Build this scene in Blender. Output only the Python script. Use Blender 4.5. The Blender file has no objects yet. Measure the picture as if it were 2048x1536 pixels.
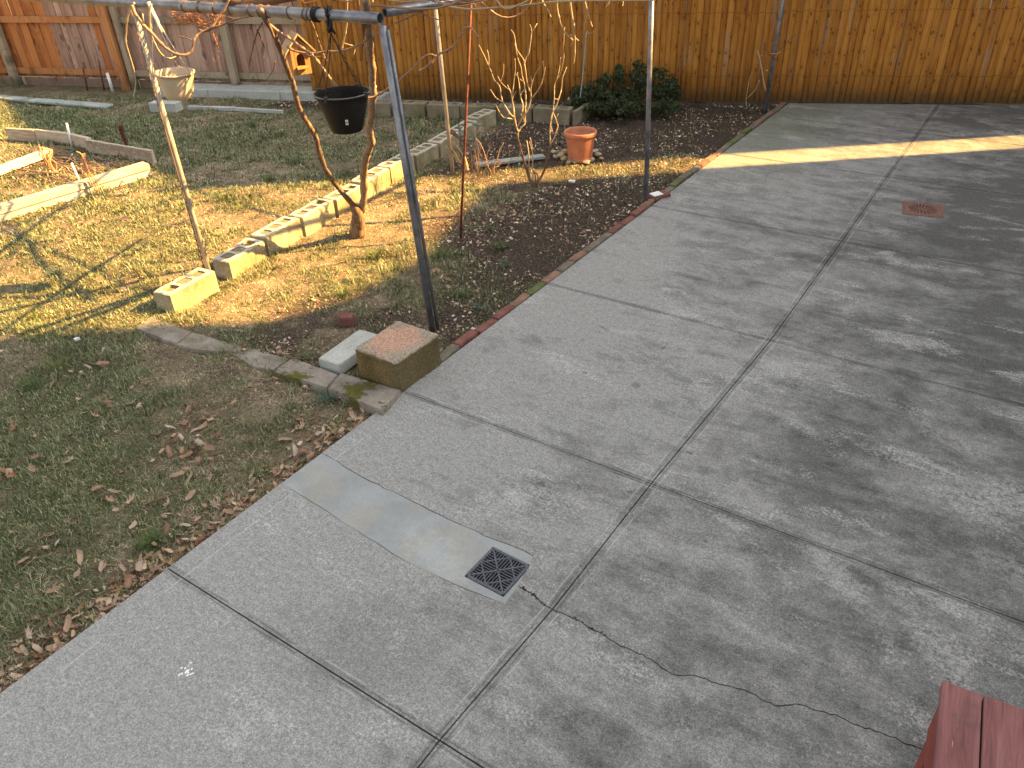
import bpy, bmesh, math, random
import numpy as np
from mathutils import Vector, Matrix
from mathutils.geometry import tessellate_polygon

# ------------------------------------------------------------------ camera, sky, sun, exposure
S = bpy.context.scene
COL = S.collection
CAMH = 2.6
FPX, CX, CY = 1561.0, 1024.0, 768.0
def _n(v):
    v = np.array(v, float); return v / np.linalg.norm(v)
d1 = _n([2287 - CX, -(-324 - CY), -FPX]); d2 = _n([-1700 - CX, -(-150 - CY), -FPX])
up = _n(np.cross(d1, d2)); up = up if up[1] > 0 else -up
RX = _n(np.cross(d1, up)); RW = np.array([RX, np.cross(up, RX), up])      # rows: world axes in camera space
cam_d = bpy.data.cameras.new('camera'); cam = bpy.data.objects.new('camera', cam_d); COL.objects.link(cam)
cam_d.sensor_width = 36; cam_d.lens = 36 * FPX / 2048; cam_d.clip_start = 0.05; cam_d.clip_end = 600
M = Matrix([list(RW[i]) + [0] for i in range(3)] + [[0, 0, 0, 1]]); M.translation = (0, 0, CAMH)
cam.matrix_world = M; S.camera = cam

AZ = math.radians(38.5); EL = math.radians(33)
SD = Vector((math.cos(AZ) * math.cos(EL), math.sin(AZ) * math.cos(EL), math.sin(EL)))   # towards the sun
W = bpy.data.worlds.new('World'); S.world = W; W.use_nodes = True
wn = W.node_tree; bg = wn.nodes['Background']
sky = wn.nodes.new('ShaderNodeTexSky'); sky.sky_type = 'NISHITA'; sky.sun_disc = False
sky.sun_elevation = EL; sky.sun_rotation = math.pi / 2 - AZ; sky.dust_density = 4.0; sky.air_density = 1.0; sky.ozone_density = 0.6
hs = wn.nodes.new('ShaderNodeHueSaturation'); hs.inputs['Saturation'].default_value = 0.12
wn.links.new(sky.outputs[0], hs.inputs['Color']); wn.links.new(hs.outputs[0], bg.inputs[0]); bg.inputs[1].default_value = 0.060
sl = bpy.data.lights.new('sun', 'SUN'); sl.energy = 5.0; sl.angle = math.radians(0.5); sl.color = (1.0, 0.57, 0.17)
so = bpy.data.objects.new('sun', sl); COL.objects.link(so); so.rotation_euler = SD.to_track_quat('Z', 'Y').to_euler(); so.location = SD * 40
S.view_settings.view_transform = 'Standard'; S.view_settings.look = 'None'; S.view_settings.gamma = 1
S.view_settings.exposure = 2.85; S.view_settings.use_curve_mapping = False

rnd = random.Random(7); rng = np.random.default_rng(7)

# ------------------------------------------------------------------ picture-to-place measuring helpers (used only to lay things out at their real distance)
def ray(px, py): return RW @ np.array([px - CX, -(py - CY), -FPX])
def G(px, py, z=0.0):
    r = ray(px, py); t = (z - CAMH) / r[2]; return (float(r[0] * t), float(r[1] * t))
def atr(px, py, r_):                     # point seen at a pixel at horizontal range r_ from the camera
    r = ray(px, py); t = r_ / math.hypot(r[0], r[1]); return Vector((r[0] * t, r[1] * t, CAMH + r[2] * t))
def rng_of(x, y): return math.hypot(x, y)
def path_r(pts, r0, r1, wob=0.0):
    L = [0]
    for a, b in zip(pts, pts[1:]): L.append(L[-1] + math.dist(a, b))
    return [atr(p[0], p[1], r0 + (r1 - r0) * l / L[-1] + (rnd.uniform(-wob, wob) if 0 < i < len(pts) - 1 else 0)) for i, (p, l) in enumerate(zip(pts, L))]
def Z(ox, oy, s, pts): return [(ox + x / s, oy + y / s) for x, y in pts]

# ------------------------------------------------------------------ objects
def tag(o, label=None, cat=None, group=None, kind=None):
    if label: o['label'] = label
    if cat: o['category'] = cat
    if group: o['group'] = group
    if kind: o['kind'] = kind
    return o
def empty(name, loc=(0, 0, 0), rz=0.0):
    o = bpy.data.objects.new(name, None); COL.objects.link(o); o.location = loc; o.rotation_euler = (0, 0, rz); o.empty_display_size = .1
    return o
def link(name, me, parent=None, loc=None, rot=None, scale=None):
    o = bpy.data.objects.new(name, me); COL.objects.link(o)
    if parent: o.parent = parent
    if loc is not None: o.location = loc
    if rot is not None: o.rotation_euler = rot
    if scale is not None: o.scale = scale
    return o
class MB:
    def __init__(s): s.v = []; s.f = []; s.m = []; s.sm = []
    def add(s, vs, fs, m=0, smooth=False):
        o = len(s.v); s.v += [tuple(v) for v in vs]
        for f in fs: s.f.append([i + o for i in f]); s.m.append(m); s.sm.append(smooth)
        return s
    def box(s, c, d, rz=0.0, m=0, bev=0.0, taper=0.0, jit=0.0):
        cx, cy, cz = c; hx, hy, hz = d[0] / 2, d[1] / 2, d[2] / 2; ca, sa = math.cos(rz), math.sin(rz)
        if bev <= 0:
            loc = [(x * hx, y * hy, z * hz) for z in (-1, 1) for x, y in ((-1, -1), (1, -1), (1, 1), (-1, 1))]
            fs = [(3, 2, 1, 0), (4, 5, 6, 7), (0, 1, 5, 4), (1, 2, 6, 5), (2, 3, 7, 6), (3, 0, 4, 7)]
        else:
            loc = []; fs = []; b = bev
            prof = [(b, -hz), (0, -hz + b), (0, hz - b), (b, hz)]
            for ins, z in prof:
                for x, y in ((-1, -1), (1, -1), (1, 1), (-1, 1)):
                    X, Y = x * (hx - ins), y * (hy - ins)
                    cb = b * .7
                    loc.append((X - x * 0, Y - y * cb, z)); loc.append((X - x * cb, Y - y * 0, z)) if x * y < 0 else loc.append((X - x * cb, Y, z))
            # ring order fix: each corner gives 2 points, ordered counter-clockwise
            loc = []
            for ins, z in prof:
                X, Y = hx - ins, hy - ins; c2 = b
                loc += [(-X, -Y + c2, z), (-X + c2, -Y, z), (X - c2, -Y, z), (X, -Y + c2, z), (X, Y - c2, z), (X - c2, Y, z), (-X + c2, Y, z), (-X, Y - c2, z)]
            for k in range(3):
                for i in range(8):
                    j = (i + 1) % 8; fs.append((k * 8 + i, k * 8 + j, k * 8 + 8 + j, k * 8 + 8 + i))
            fs.append(tuple(range(7, -1, -1))); fs.append(tuple(range(24, 32)))
        out = []
        for x, y, z in loc:
            if jit: x += rnd.uniform(-jit, jit); y += rnd.uniform(-jit, jit); z += rnd.uniform(-jit, jit)
            out.append((cx + x * ca - y * sa, cy + x * sa + y * ca, cz + z))
        return s.add(out, fs, m)
    def tube(s, pts, r, n=8, m=0, caps=True, knob=0.0, smooth=True):
        pts = [Vector(p) for p in pts]; rs = r if isinstance(r, (list, tuple)) else [r] * len(pts)
        vs = []; fs = []; pn = None
        for i, p in enumerate(pts):
            t = (pts[min(i + 1, len(pts) - 1)] - pts[max(i - 1, 0)])
            t = t.normalized() if t.length > 1e-9 else Vector((0, 0, 1))
            if pn is None: pn = t.orthogonal().normalized()
            nn = (pn - t * pn.dot(t)); pn = nn.normalized() if nn.length > 1e-6 else t.orthogonal().normalized()
            bn = t.cross(pn)
            for k in range(n):
                a = 2 * math.pi * k / n; rr = rs[i] * (1 + (rnd.uniform(-knob, knob) if knob else 0))
                vs.append(p + (pn * math.cos(a) + bn * math.sin(a)) * rr)
        for i in range(len(pts) - 1):
            for k in range(n):
                j = (k + 1) % n; fs.append((i * n + k, i * n + j, i * n + n + j, i * n + n + k))
        if caps: fs.append(tuple(range(n - 1, -1, -1))); fs.append(tuple(range((len(pts) - 1) * n, len(pts) * n)))
        return s.add(vs, fs, m, smooth)
    def lathe(s, prof, n=32, m=0, c=(0, 0, 0)):
        vs = [(c[0] + r * math.cos(2 * math.pi * k / n), c[1] + r * math.sin(2 * math.pi * k / n), c[2] + z) for r, z in prof for k in range(n)]
        fs = [(i * n + k, i * n + (k + 1) % n, i * n + n + (k + 1) % n, i * n + n + k) for i in range(len(prof) - 1) for k in range(n)]
        return s.add(vs, fs, m, True)
    def mesh(s, name, mats, edge_smooth=False):
        me = bpy.data.meshes.new(name); me.from_pydata(s.v, [], s.f)
        for x in (mats if isinstance(mats, (list, tuple)) else [mats]): me.materials.append(x)
        me.polygons.foreach_set('material_index', s.m); me.polygons.foreach_set('use_smooth', s.sm); me.update()
        return me
    def build(s, name, mats, parent=None, loc=None, rot=None, scale=None): return link(name, s.mesh(name, mats), parent, loc, rot, scale)
def smooth_path(pts, k=4):
    pts = [Vector(p) for p in pts]
    if len(pts) < 3: return pts
    out = []
    for i in range(len(pts) - 1):
        p0 = pts[max(i - 1, 0)]; p1 = pts[i]; p2 = pts[i + 1]; p3 = pts[min(i + 2, len(pts) - 1)]
        for j in range(k):
            t = j / k
            out.append(0.5 * ((2 * p1) + (p2 - p0) * t + (2 * p0 - 5 * p1 + 4 * p2 - p3) * t * t + (3 * p1 - p0 - 3 * p2 + p3) * t ** 3))
    out.append(pts[-1]); return out

# ------------------------------------------------------------------ materials
class NT:
    def __init__(s, name, rough=.85, spec=.3, metal=0.0):
        s.mat = bpy.data.materials.new(name); s.mat.use_nodes = True; s.t = s.mat.node_tree; s.b = s.t.nodes['Principled BSDF']
        s.b.inputs['Roughness'].default_value = rough; s.b.inputs['Metallic'].default_value = metal
        s.b.inputs['Specular IOR Level'].default_value = spec
    def n(s, typ, **kw):
        o = s.t.nodes.new(typ)
        for k, v in kw.items(): setattr(o, k, v)
        return o
    def set(s, sock, v):
        if hasattr(v, 'is_linked') or hasattr(v, 'links'): s.t.links.new(v, sock)
        elif isinstance(v, tuple) and len(v) == 3 and sock.type == 'RGBA': sock.default_value = (*v, 1)
        else: sock.default_value = v
    def pos(s): return s.n('ShaderNodeNewGeometry').outputs['Position']
    def obj(s): return s.n('ShaderNodeTexCoord').outputs['Object']
    def rand(s): return s.n('ShaderNodeObjectInfo').outputs['Random']
    def math(s, op, a, b=0.0, c=0.0, clamp=False):
        o = s.n('ShaderNodeMath', operation=op, use_clamp=clamp); s.set(o.inputs[0], a); s.set(o.inputs[1], b)
        if op in ('MULTIPLY_ADD', 'COMPARE', 'SMOOTH_MIN'): s.set(o.inputs[2], c)
        return o.outputs[0]
    def vec(s, v, scale=(1, 1, 1), off=(0, 0, 0), rot=(0, 0, 0)):
        o = s.n('ShaderNodeMapping'); s.set(o.inputs[0], v); o.inputs[1].default_value = off; o.inputs[2].default_value = rot; o.inputs[3].default_value = scale
        return o.outputs[0]
    def addr(s, v, r, k=37.0):     # shift coordinates by a per-object random amount
        o = s.n('ShaderNodeVectorMath', operation='ADD'); s.set(o.inputs[0], v)
        c = s.n('ShaderNodeCombineXYZ'); s.set(c.inputs[0], s.math('MULTIPLY', r, k)); s.set(c.inputs[1], s.math('MULTIPLY', r, k * 1.7)); s.set(c.inputs[2], s.math('MULTIPLY', r, k * 2.3))
        s.set(o.inputs[1], c.outputs[0]); return o.outputs[0]
    def noise(s, v, scale, detail=3.0, rough=.55, dist=0.0):
        o = s.n('ShaderNodeTexNoise'); s.set(o.inputs['Vector'], v); o.inputs['Scale'].default_value = scale
        o.inputs['Detail'].default_value = detail; o.inputs['Roughness'].default_value = rough; o.inputs['Distortion'].default_value = dist
        return o.outputs[0]
    def voro(s, v, scale, feature='F1'):
        o = s.n('ShaderNodeTexVoronoi', feature=feature); s.set(o.inputs['Vector'], v); o.inputs['Scale'].default_value = scale; return o.outputs['Distance']
    def ramp(s, f, stops, interp='LINEAR'):
        o = s.n('ShaderNodeValToRGB'); s.set(o.inputs[0], f); cr = o.color_ramp; cr.interpolation = interp
        while len(cr.elements) < len(stops): cr.elements.new(.5)
        for e, (p, c) in zip(cr.elements, stops):
            e.position = p; e.color = (*c, 1) if isinstance(c, tuple) else (c, c, c, 1)
        return o.outputs[0]
    def mix(s, f, a, b, bt='MIX'):
        o = s.n('ShaderNodeMix', data_type='RGBA', blend_type=bt); s.set(o.inputs[0], f); s.set(o.inputs[6], a); s.set(o.inputs[7], b); return o.outputs[2]
    def sep(s, v):
        o = s.n('ShaderNodeSeparateXYZ'); s.set(o.inputs[0], v); return o.outputs
    def mapr(s, v, a, b, c=0.0, d=1.0, smooth=True):
        o = s.n('ShaderNodeMapRange', interpolation_type='SMOOTHSTEP' if smooth else 'LINEAR')
        for i, x in enumerate((v, a, b, c, d)): s.set(o.inputs[i], x)
        return o.outputs[0]
    def attr(s, name): 
        o = s.n('ShaderNodeAttribute'); o.attribute_name = name; return o.outputs[0]
    def col(s, c): s.set(s.b.inputs['Base Color'], c); return s
    def bump(s, h, strength=.4, dist=.01):
        o = s.n('ShaderNodeBump'); o.inputs['Strength'].default_value = strength; o.inputs['Distance'].default_value = dist
        s.set(o.inputs['Height'], h); s.t.links.new(o.outputs[0], s.b.inputs['Normal']); return s

def plain(name, c, rough=.7, metal=0.0, var=.25, sc=30, spec=.3):
    m = NT(name, rough, spec, metal); v = m.noise(m.obj(), sc, 4, .6)
    m.col(m.mix(v, tuple(x * (1 - var) for x in c), tuple(min(1, x * (1 + var)) for x in c))).bump(v, .25, .002); return m.mat

JY = [-0.5, 1.157, 2.815, 4.475, 6.275, 8.0, 9.6]
JX = [(-0.5, -1.20), (1.16, -1.193), (1.88, -1.155), (2.81, -1.145), (4.46, -1.09), (6.3, -1.105), (8.0, -1.13), (12.0, -1.17)]
def jx(y):
    for (a, xa), (b, xb) in zip(JX, JX[1:]):
        if y <= b: return xa + (xb - xa) * (y - a) / (b - a)
    return JX[-1][1]

def mat_concrete(name, base_lo, base_hi, patchy=1.0, joints=True, tint=(1, 1, 1)):
    m = NT(name, .88, .25); p = m.pos(); x, y, z = m.sep(p)
    big = m.noise(m.vec(p, (1, 1.0, 1)), .75, 5, .62, .6)
    strk = m.noise(m.vec(p, (1.0, 2.6, 1), rot=(0, 0, math.radians(-24))), 2.0, 6, .68, .8)
    med = m.noise(p, 7, 6, .7); fine = m.noise(p, 70, 3, .75); pep = m.noise(p, 150, 3, .95); mott = m.noise(p, 26, 6, .8)
    f = m.math('ADD', m.math('MULTIPLY', big, .65), m.math('MULTIPLY', strk, .75 ))
    f = m.math('ADD', m.math('ADD', f, -.10), m.math('MULTIPLY', med, .48))
    f = m.math('ADD', f, m.mapr(x, -2.7, .5, .13, -.15))             # slabs get darker towards the right
    f = m.math('ADD', f, m.mapr(y, 1.5, 7.0, .05, -.07))
    c = m.ramp(f, [(.62, tuple(base_lo * t for t in tint)), (.78, tuple((base_lo * .5 + base_hi * .5) * t for t in tint)), (.93, tuple(base_hi * t for t in tint))])
    # pale lime bloom breaking through in crisp speckled patches
    bl = m.mapr(m.math('ADD', m.math('MULTIPLY', m.noise(m.vec(p, (1, 2.1, 1), rot=(0, 0, math.radians(-20))), 1.5, 7, .74, .4), 1.0), m.math('MULTIPLY', fine, .28)), .685, .80)
    def blob(cx, cy, rx, ry, rot=0.0, k=1.0):
        q = m.vec(p, (1 / rx, 1 / ry, 0)); 
        o = m.n('ShaderNodeMapping'); o.vector_type = 'TEXTURE'; m.set(o.inputs[0], p); o.inputs[1].default_value = (cx, cy, 0); o.inputs[2].default_value = (0, 0, rot); o.inputs[3].default_value = (rx, ry, 1)
        l = m.n('ShaderNodeVectorMath', operation='LENGTH'); sp = m.n('ShaderNodeVectorMath', operation='MULTIPLY'); m.set(sp.inputs[0], o.outputs[0]); sp.inputs[1].default_value = (1, 1, 0)
        m.set(l.inputs[0], sp.outputs[0])
        d = m.math('ADD', l.outputs['Value'], m.math('MULTIPLY', m.math('SUBTRACT', m.noise(p, 6, 6, .75), .5), 2.6))
        return m.math('MULTIPLY', m.mapr(d, .35, 1.15, 1, 0), k)
    if patchy:
        a = blob(*G(1985, 1000), .32, .20, .5, .9); b = blob(*G(1880, 1300), .35, .11, -.75, .8); c3 = blob(*G(1680, 1150), .30, .09, -.6, .65)
        d = blob(*G(1600, 850), .16, .05, -.3, .7); e = blob(*G(1350, 690), .34, .10, -.2, .5); g = blob(*G(1620, 740), .4, .12, -.2, .45); h = blob(*G(1900, 880), .25, .06, -.3, .5)
        s_ = blob(*G(1640, 245), .5, .22, .2, .6); u = blob(*G(2010, 1130), .2, .1, -.5, .5)
        t = a
        for o in (b, c3, d, e, g, h, s_, u): t = m.math('MAXIMUM', t, o)
        spk = m.mapr(m.noise(p, 38, 5, .8), .38, .58)
        bl = m.math('MAXIMUM', m.math('MULTIPLY', bl, .75), m.math('MULTIPLY', t, spk))
        dk = blob(*G(1640, 930), .30, .45, .3, .45); dk2 = blob(*G(1560, 1090), .15, .25, 0, .35); dk3 = blob(*G(1950, 700), .6, .4, .2, .3); dk4 = blob(*G(740, 1290), .45, .3, .2, .25); dk5 = blob(*G(1850, 480), .9, .5, 0, .35)
        c = m.mix(m.math('MAXIMUM', m.math('MAXIMUM', dk, m.math('MAXIMUM', dk4, dk5)), m.math('MAXIMUM', dk2, dk3)), c, tuple(base_lo * .70 * t for t in tint))
        for (qx, qy, ra_, rb_, ro, kk) in ((1083, 968, .030, .022, .5, .5), (1095, 998, .04, .018, .2, .5), (1258, 983, .022, .014, .3, .6), (1205, 655, .05, .012, -.4, .5), (1327, 696, .018, .012, 0, .6), (1272, 770, .03, .03, 0, .4), (935, 742, .03, .02, 0, .35), (1170, 745, .02, .014, 0, .5), (1378, 905, .022, .012, 0, .6), (1665, 928, .05, .022, .3, .5), (1410, 1082, .02, .012, 0, .5), (1075, 680, .10, .03, -.5, .3)):
            c = m.mix(blob(*G(qx, qy), ra_, rb_, ro, kk), c, (.035, .035, .035))
        gr = m.math('MULTIPLY', m.mapr(y, 6.5, 9.2), m.math('MULTIPLY', m.mapr(x, -1.6, -2.4), .6))
        c = m.mix(gr, c, (.105, .12, .075))
    c = m.mix(m.math('MULTIPLY', bl, .75), c, tuple(base_hi * 1.5 * t for t in tint))
    # sand-grain speckle, dark pits, chalky flecks
    c = m.mix(.85, c, m.ramp(pep, [(.36, .46), (.5, 1.0), (.62, 1.5)]), 'MULTIPLY')
    c = m.mix(.55, c, m.ramp(fine, [(.33, .5), (.52, 1.0), (.66, 1.4)]), 'MULTIPLY')
    c = m.mix(.5, c, m.ramp(mott, [(.34, .62), (.5, 1.0), (.66, 1.38)]), 'MULTIPLY')
    fl = m.mapr(m.voro(p, 22), .0, .055, 1, 0); flm = m.mapr(m.noise(p, 1.6, 2), .45, .62)
    c = m.mix(m.math('MULTIPLY', fl, m.math('MULTIPLY', flm, .8)), c, (.62, .62, .60))
    pit = m.math('MULTIPLY', m.mapr(m.voro(m.vec(p, (1, 1, 1), off=(3, 5, 0)), 5.5), .0, .075, 1, 0), m.mapr(m.noise(p, 2.1, 2), .50, .60))
    c = m.mix(m.math('MULTIPLY', pit, .55), c, (.05, .05, .05))
    if joints:
        fc = m.n('ShaderNodeFloatCurve'); cv = fc.mapping.curves[0]
        pts = [((yy + .5) / 12.5, xx + 1.5) for yy, xx in JX]
        while len(cv.points) < len(pts): cv.points.new(.5, .5)
        for q, (a_, b_) in zip(cv.points, pts): q.location = (min(a_, 1), b_); q.handle_type = 'VECTOR'
        fc.mapping.update(); m.set(fc.inputs['Value'], m.math('DIVIDE', m.math('ADD', y, .5), 12.5))
        dx = m.math('ABSOLUTE', m.math('SUBTRACT', m.math('ADD', x, 1.5), fc.outputs[0]))
        dy = None
        for yy in JY[1:]:
            dd = m.math('ABSOLUTE', m.math('SUBTRACT', y, yy)); dy = dd if dy is None else m.math('MINIMUM', dy, dd)
        wv = m.math('MULTIPLY', m.math('SUBTRACT', m.noise(p, 3.5, 2), .5), .016)
        brk = m.noise(p, 3.2, 4, .6)
        for dist, o1, o2, thr in ((dx, .036, .018, .45), (dy, .030, .015, .52)):
            dist = m.math('ADD', dist, wv)
            band = m.math('MULTIPLY', m.mapr(dist, o1, o1 - .01), m.mapr(brk, .35, .6))
            c = m.mix(m.math('MULTIPLY', band, .30), c, tuple(base_lo * .62 * t for t in tint))
            lip = m.math('MULTIPLY', m.mapr(m.math('ABSOLUTE', m.math('SUBTRACT', dist, o1)), .0045, .0015), m.mapr(m.noise(p, 2.6, 4, .7), thr, thr + .06))
            c = m.mix(m.math('MULTIPLY', lip, .42), c, (.42, .42, .41))
            ln = m.math('MULTIPLY', m.mapr(m.math('ABSOLUTE', m.math('SUBTRACT', dist, o2)), .005, .001), m.mapr(m.noise(p, 4.1, 3, .6), .42, .5))
            c = m.mix(m.math('MULTIPLY', ln, .5), c, (.045, .045, .045))
        ed = m.math('MULTIPLY', m.mapr(m.math('ABSOLUTE', m.math('ADD', m.math('ADD', x, 2.655), m.math('MULTIPLY', wv, 2.0))), .006, .001), m.math('MULTIPLY', m.mapr(m.noise(p, 3.3, 4, .7), .46, .56), m.mapr(y, 2.9, 2.4)))
        c = m.mix(m.math('MULTIPLY', ed, .4), c, (.5, .5, .49))
    m.col(c)
    h = m.math('ADD', m.math('MULTIPLY', pep, .5), m.math('ADD', m.math('MULTIPLY', fine, .7), m.math('MULTIPLY', med, 1.5)))
    m.bump(h, .5, .004)
    return m.mat

def mat_wood(name, cols, grain=(14, 14, .8), knots=True, wet=0.0, green=0.0, rough=.8, grey=0.0, knotscale=5.0, knotstretch=1.0, knotthr=.32, nails=False):
    """cols: dark, mid, light; grain runs along object Z"""
    m = NT(name, rough, .2); r = m.rand(); o = m.obj(); v = m.addr(o, r)
    g = m.noise(m.vec(v, grain), 3.0, 6, .65, .9); g2 = m.noise(m.vec(v, (grain[0] * 3, grain[1] * 3, grain[2] * 1.2)), 3.0, 3, .6)
    bl = m.noise(v, 1.6, 3, .6)
    f = m.math('ADD', m.math('MULTIPLY', g, .62), m.math('ADD', m.math('MULTIPLY', bl, .3), m.math('MULTIPLY', m.math('SUBTRACT', r, .5), .25)))
    c = m.ramp(f, [(.28, cols[0]), (.47, cols[1]), (.68, cols[2])])
    c = m.mix(.5, c, m.ramp(g2, [(.35, .62), (.6, 1.12)]), 'MULTIPLY')
    if grey:
        gm = m.math('MULTIPLY', m.mapr(m.noise(m.vec(v, (3, 3, .5)), 2.0, 4, .7), .57, .72), grey)
        c = m.mix(gm, c, (.23, .20, .17))
    if knots:
        sx, sy, sz = m.sep(v); cb = m.n('ShaderNodeCombineXYZ'); m.set(cb.inputs[0], sx); m.set(cb.inputs[1], m.math('MULTIPLY', sz, .5 * knotstretch))
        vo = m.n('ShaderNodeTexVoronoi', voronoi_dimensions='2D'); m.set(vo.inputs['Vector'], cb.outputs[0]); vo.inputs['Scale'].default_value = knotscale; d = vo.outputs['Distance']
        d = m.math('ADD', d, m.math('MULTIPLY', m.math('SUBTRACT', m.noise(v, 26, 3, .7), .5), .20))
        k = m.mapr(d, .04, .17, 1, 0); c = m.mix(m.math('MULTIPLY', k, .68), c, tuple(x * .28 for x in cols[0]))
        ring = m.math('MULTIPLY', m.mapr(m.math('ABSOLUTE', m.math('SUBTRACT', d, .25)), .05, .0), .35); c = m.mix(ring, c, tuple(x * .6 for x in cols[0]))
    if nails:
        ox, oy, oz = m.sep(o)
        for zn in (.30, 1.03):
            dd_ = m.math('ADD', m.math('POWER', m.math('SUBTRACT', m.math('ABSOLUTE', ox), .015), 2.0), m.math('POWER', m.math('SUBTRACT', oz, m.math('ADD', zn, m.math('MULTIPLY', r, .02))), 2.0))
            c = m.mix(m.mapr(dd_, .00006, .00002, 0, .8), c, (.02, .012, .008))
    if wet or green:
        z = m.sep(m.pos())[2]; zz = m.math('ADD', z, m.math('MULTIPLY', m.noise(v, 6, 4, .6), -.22))
        c = m.mix(m.math('MULTIPLY', m.mapr(zz, .10, -.08), green), c, (.045, .052, .025))
        c = m.mix(m.math('MULTIPLY', m.mapr(zz, .42, .02), wet), c, tuple(x * .45 for x in cols[0]))
    m.col(c); m.bump(m.math('ADD', g, g2), .5, .004); return m.mat

MAT = {}
MAT['conc'] = mat_concrete('driveway concrete', .095, .255, tint=(1.0, .995, .95))
MAT['patch'] = mat_concrete('repair mortar', .34, .46, patchy=0, joints=False, tint=(.95, 1.0, .98))
MAT['picket'] = mat_wood('stained picket wood', ((.24, .09, .016), (.38, .165, .028), (.48, .225, .044)), wet=.5, green=.85, grey=.5, nails=True, knotscale=9, knotthr=.3)
MAT['board'] = mat_wood('weathered cedar board', ((.25, .145, .105), (.41, .26, .19), (.53, .37, .28)), wet=.2, green=.55, grey=.3, knotscale=4)
MAT['board_orange'] = mat_wood('orange cedar board', ((.27, .09, .03), (.44, .165, .05), (.52, .23, .085)), wet=.2, green=.45, grey=.35, knotscale=3)
MAT['post_orange'] = mat_wood('orange cedar post', ((.30, .11, .04), (.42, .17, .06), (.50, .24, .10)), knotscale=2, wet=.2, green=.3)
MAT['post_grey'] = mat_wood('weathered fence post', ((.17, .14, .09), (.30, .24, .16), (.38, .32, .23)), knotscale=3, green=.8)
MAT['plank'] = mat_wood('bleached plank', ((.26, .21, .15), (.42, .34, .25), (.52, .44, .34)), knotscale=2, grain=(14, 1.0, 14))
MAT['plank_white'] = mat_wood('whitewashed timber', ((.20, .18, .14), (.42, .39, .32), (.56, .53, .46)), knots=False, grain=(14, 1.0, 14), grey=.4)
MAT['plank_grey'] = mat_wood('grey green plank', ((.15, .17, .15), (.26, .29, .27), (.36, .40, .37)), knots=False, grain=(14, 1.0, 14))
MAT['redpaint'] = None
MAT['bark'] = mat_wood('vine bark', ((.035, .022, .015), (.21, .145, .095), (.42, .32, .22)), knots=False, grain=(16, 16, 1.6))
MAT['cane'] = plain('vine cane bark', (.26, .16, .10), .7, sc=60, var=.45)
MAT['cane_orange'] = plain('orange tendril', (.42, .20, .10), .7, sc=60, var=.3)
MAT['cane_pale'] = plain('pale bare stem', (.37, .275, .16), .7, sc=50, var=.3)
MAT['cane_dark'] = plain('dark bare stem', (.13, .075, .045), .75, sc=50, var=.4)
MAT['soil'] = plain('dark soil', (.045, .03, .02), .95, sc=60, var=.6)
MAT['rope_black'] = plain('black rope', (.012, .012, .013), .6, sc=80)
MAT['rope_white'] = plain('white rope', (.55, .5, .42), .8, sc=80)
MAT['black'] = None
MAT['dark'] = plain('dark recess', (.012, .012, .012), .95, sc=20)
MAT['white_pvc'] = plain('white plastic pipe', (.66, .66, .64), .45, var=.06)

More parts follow.
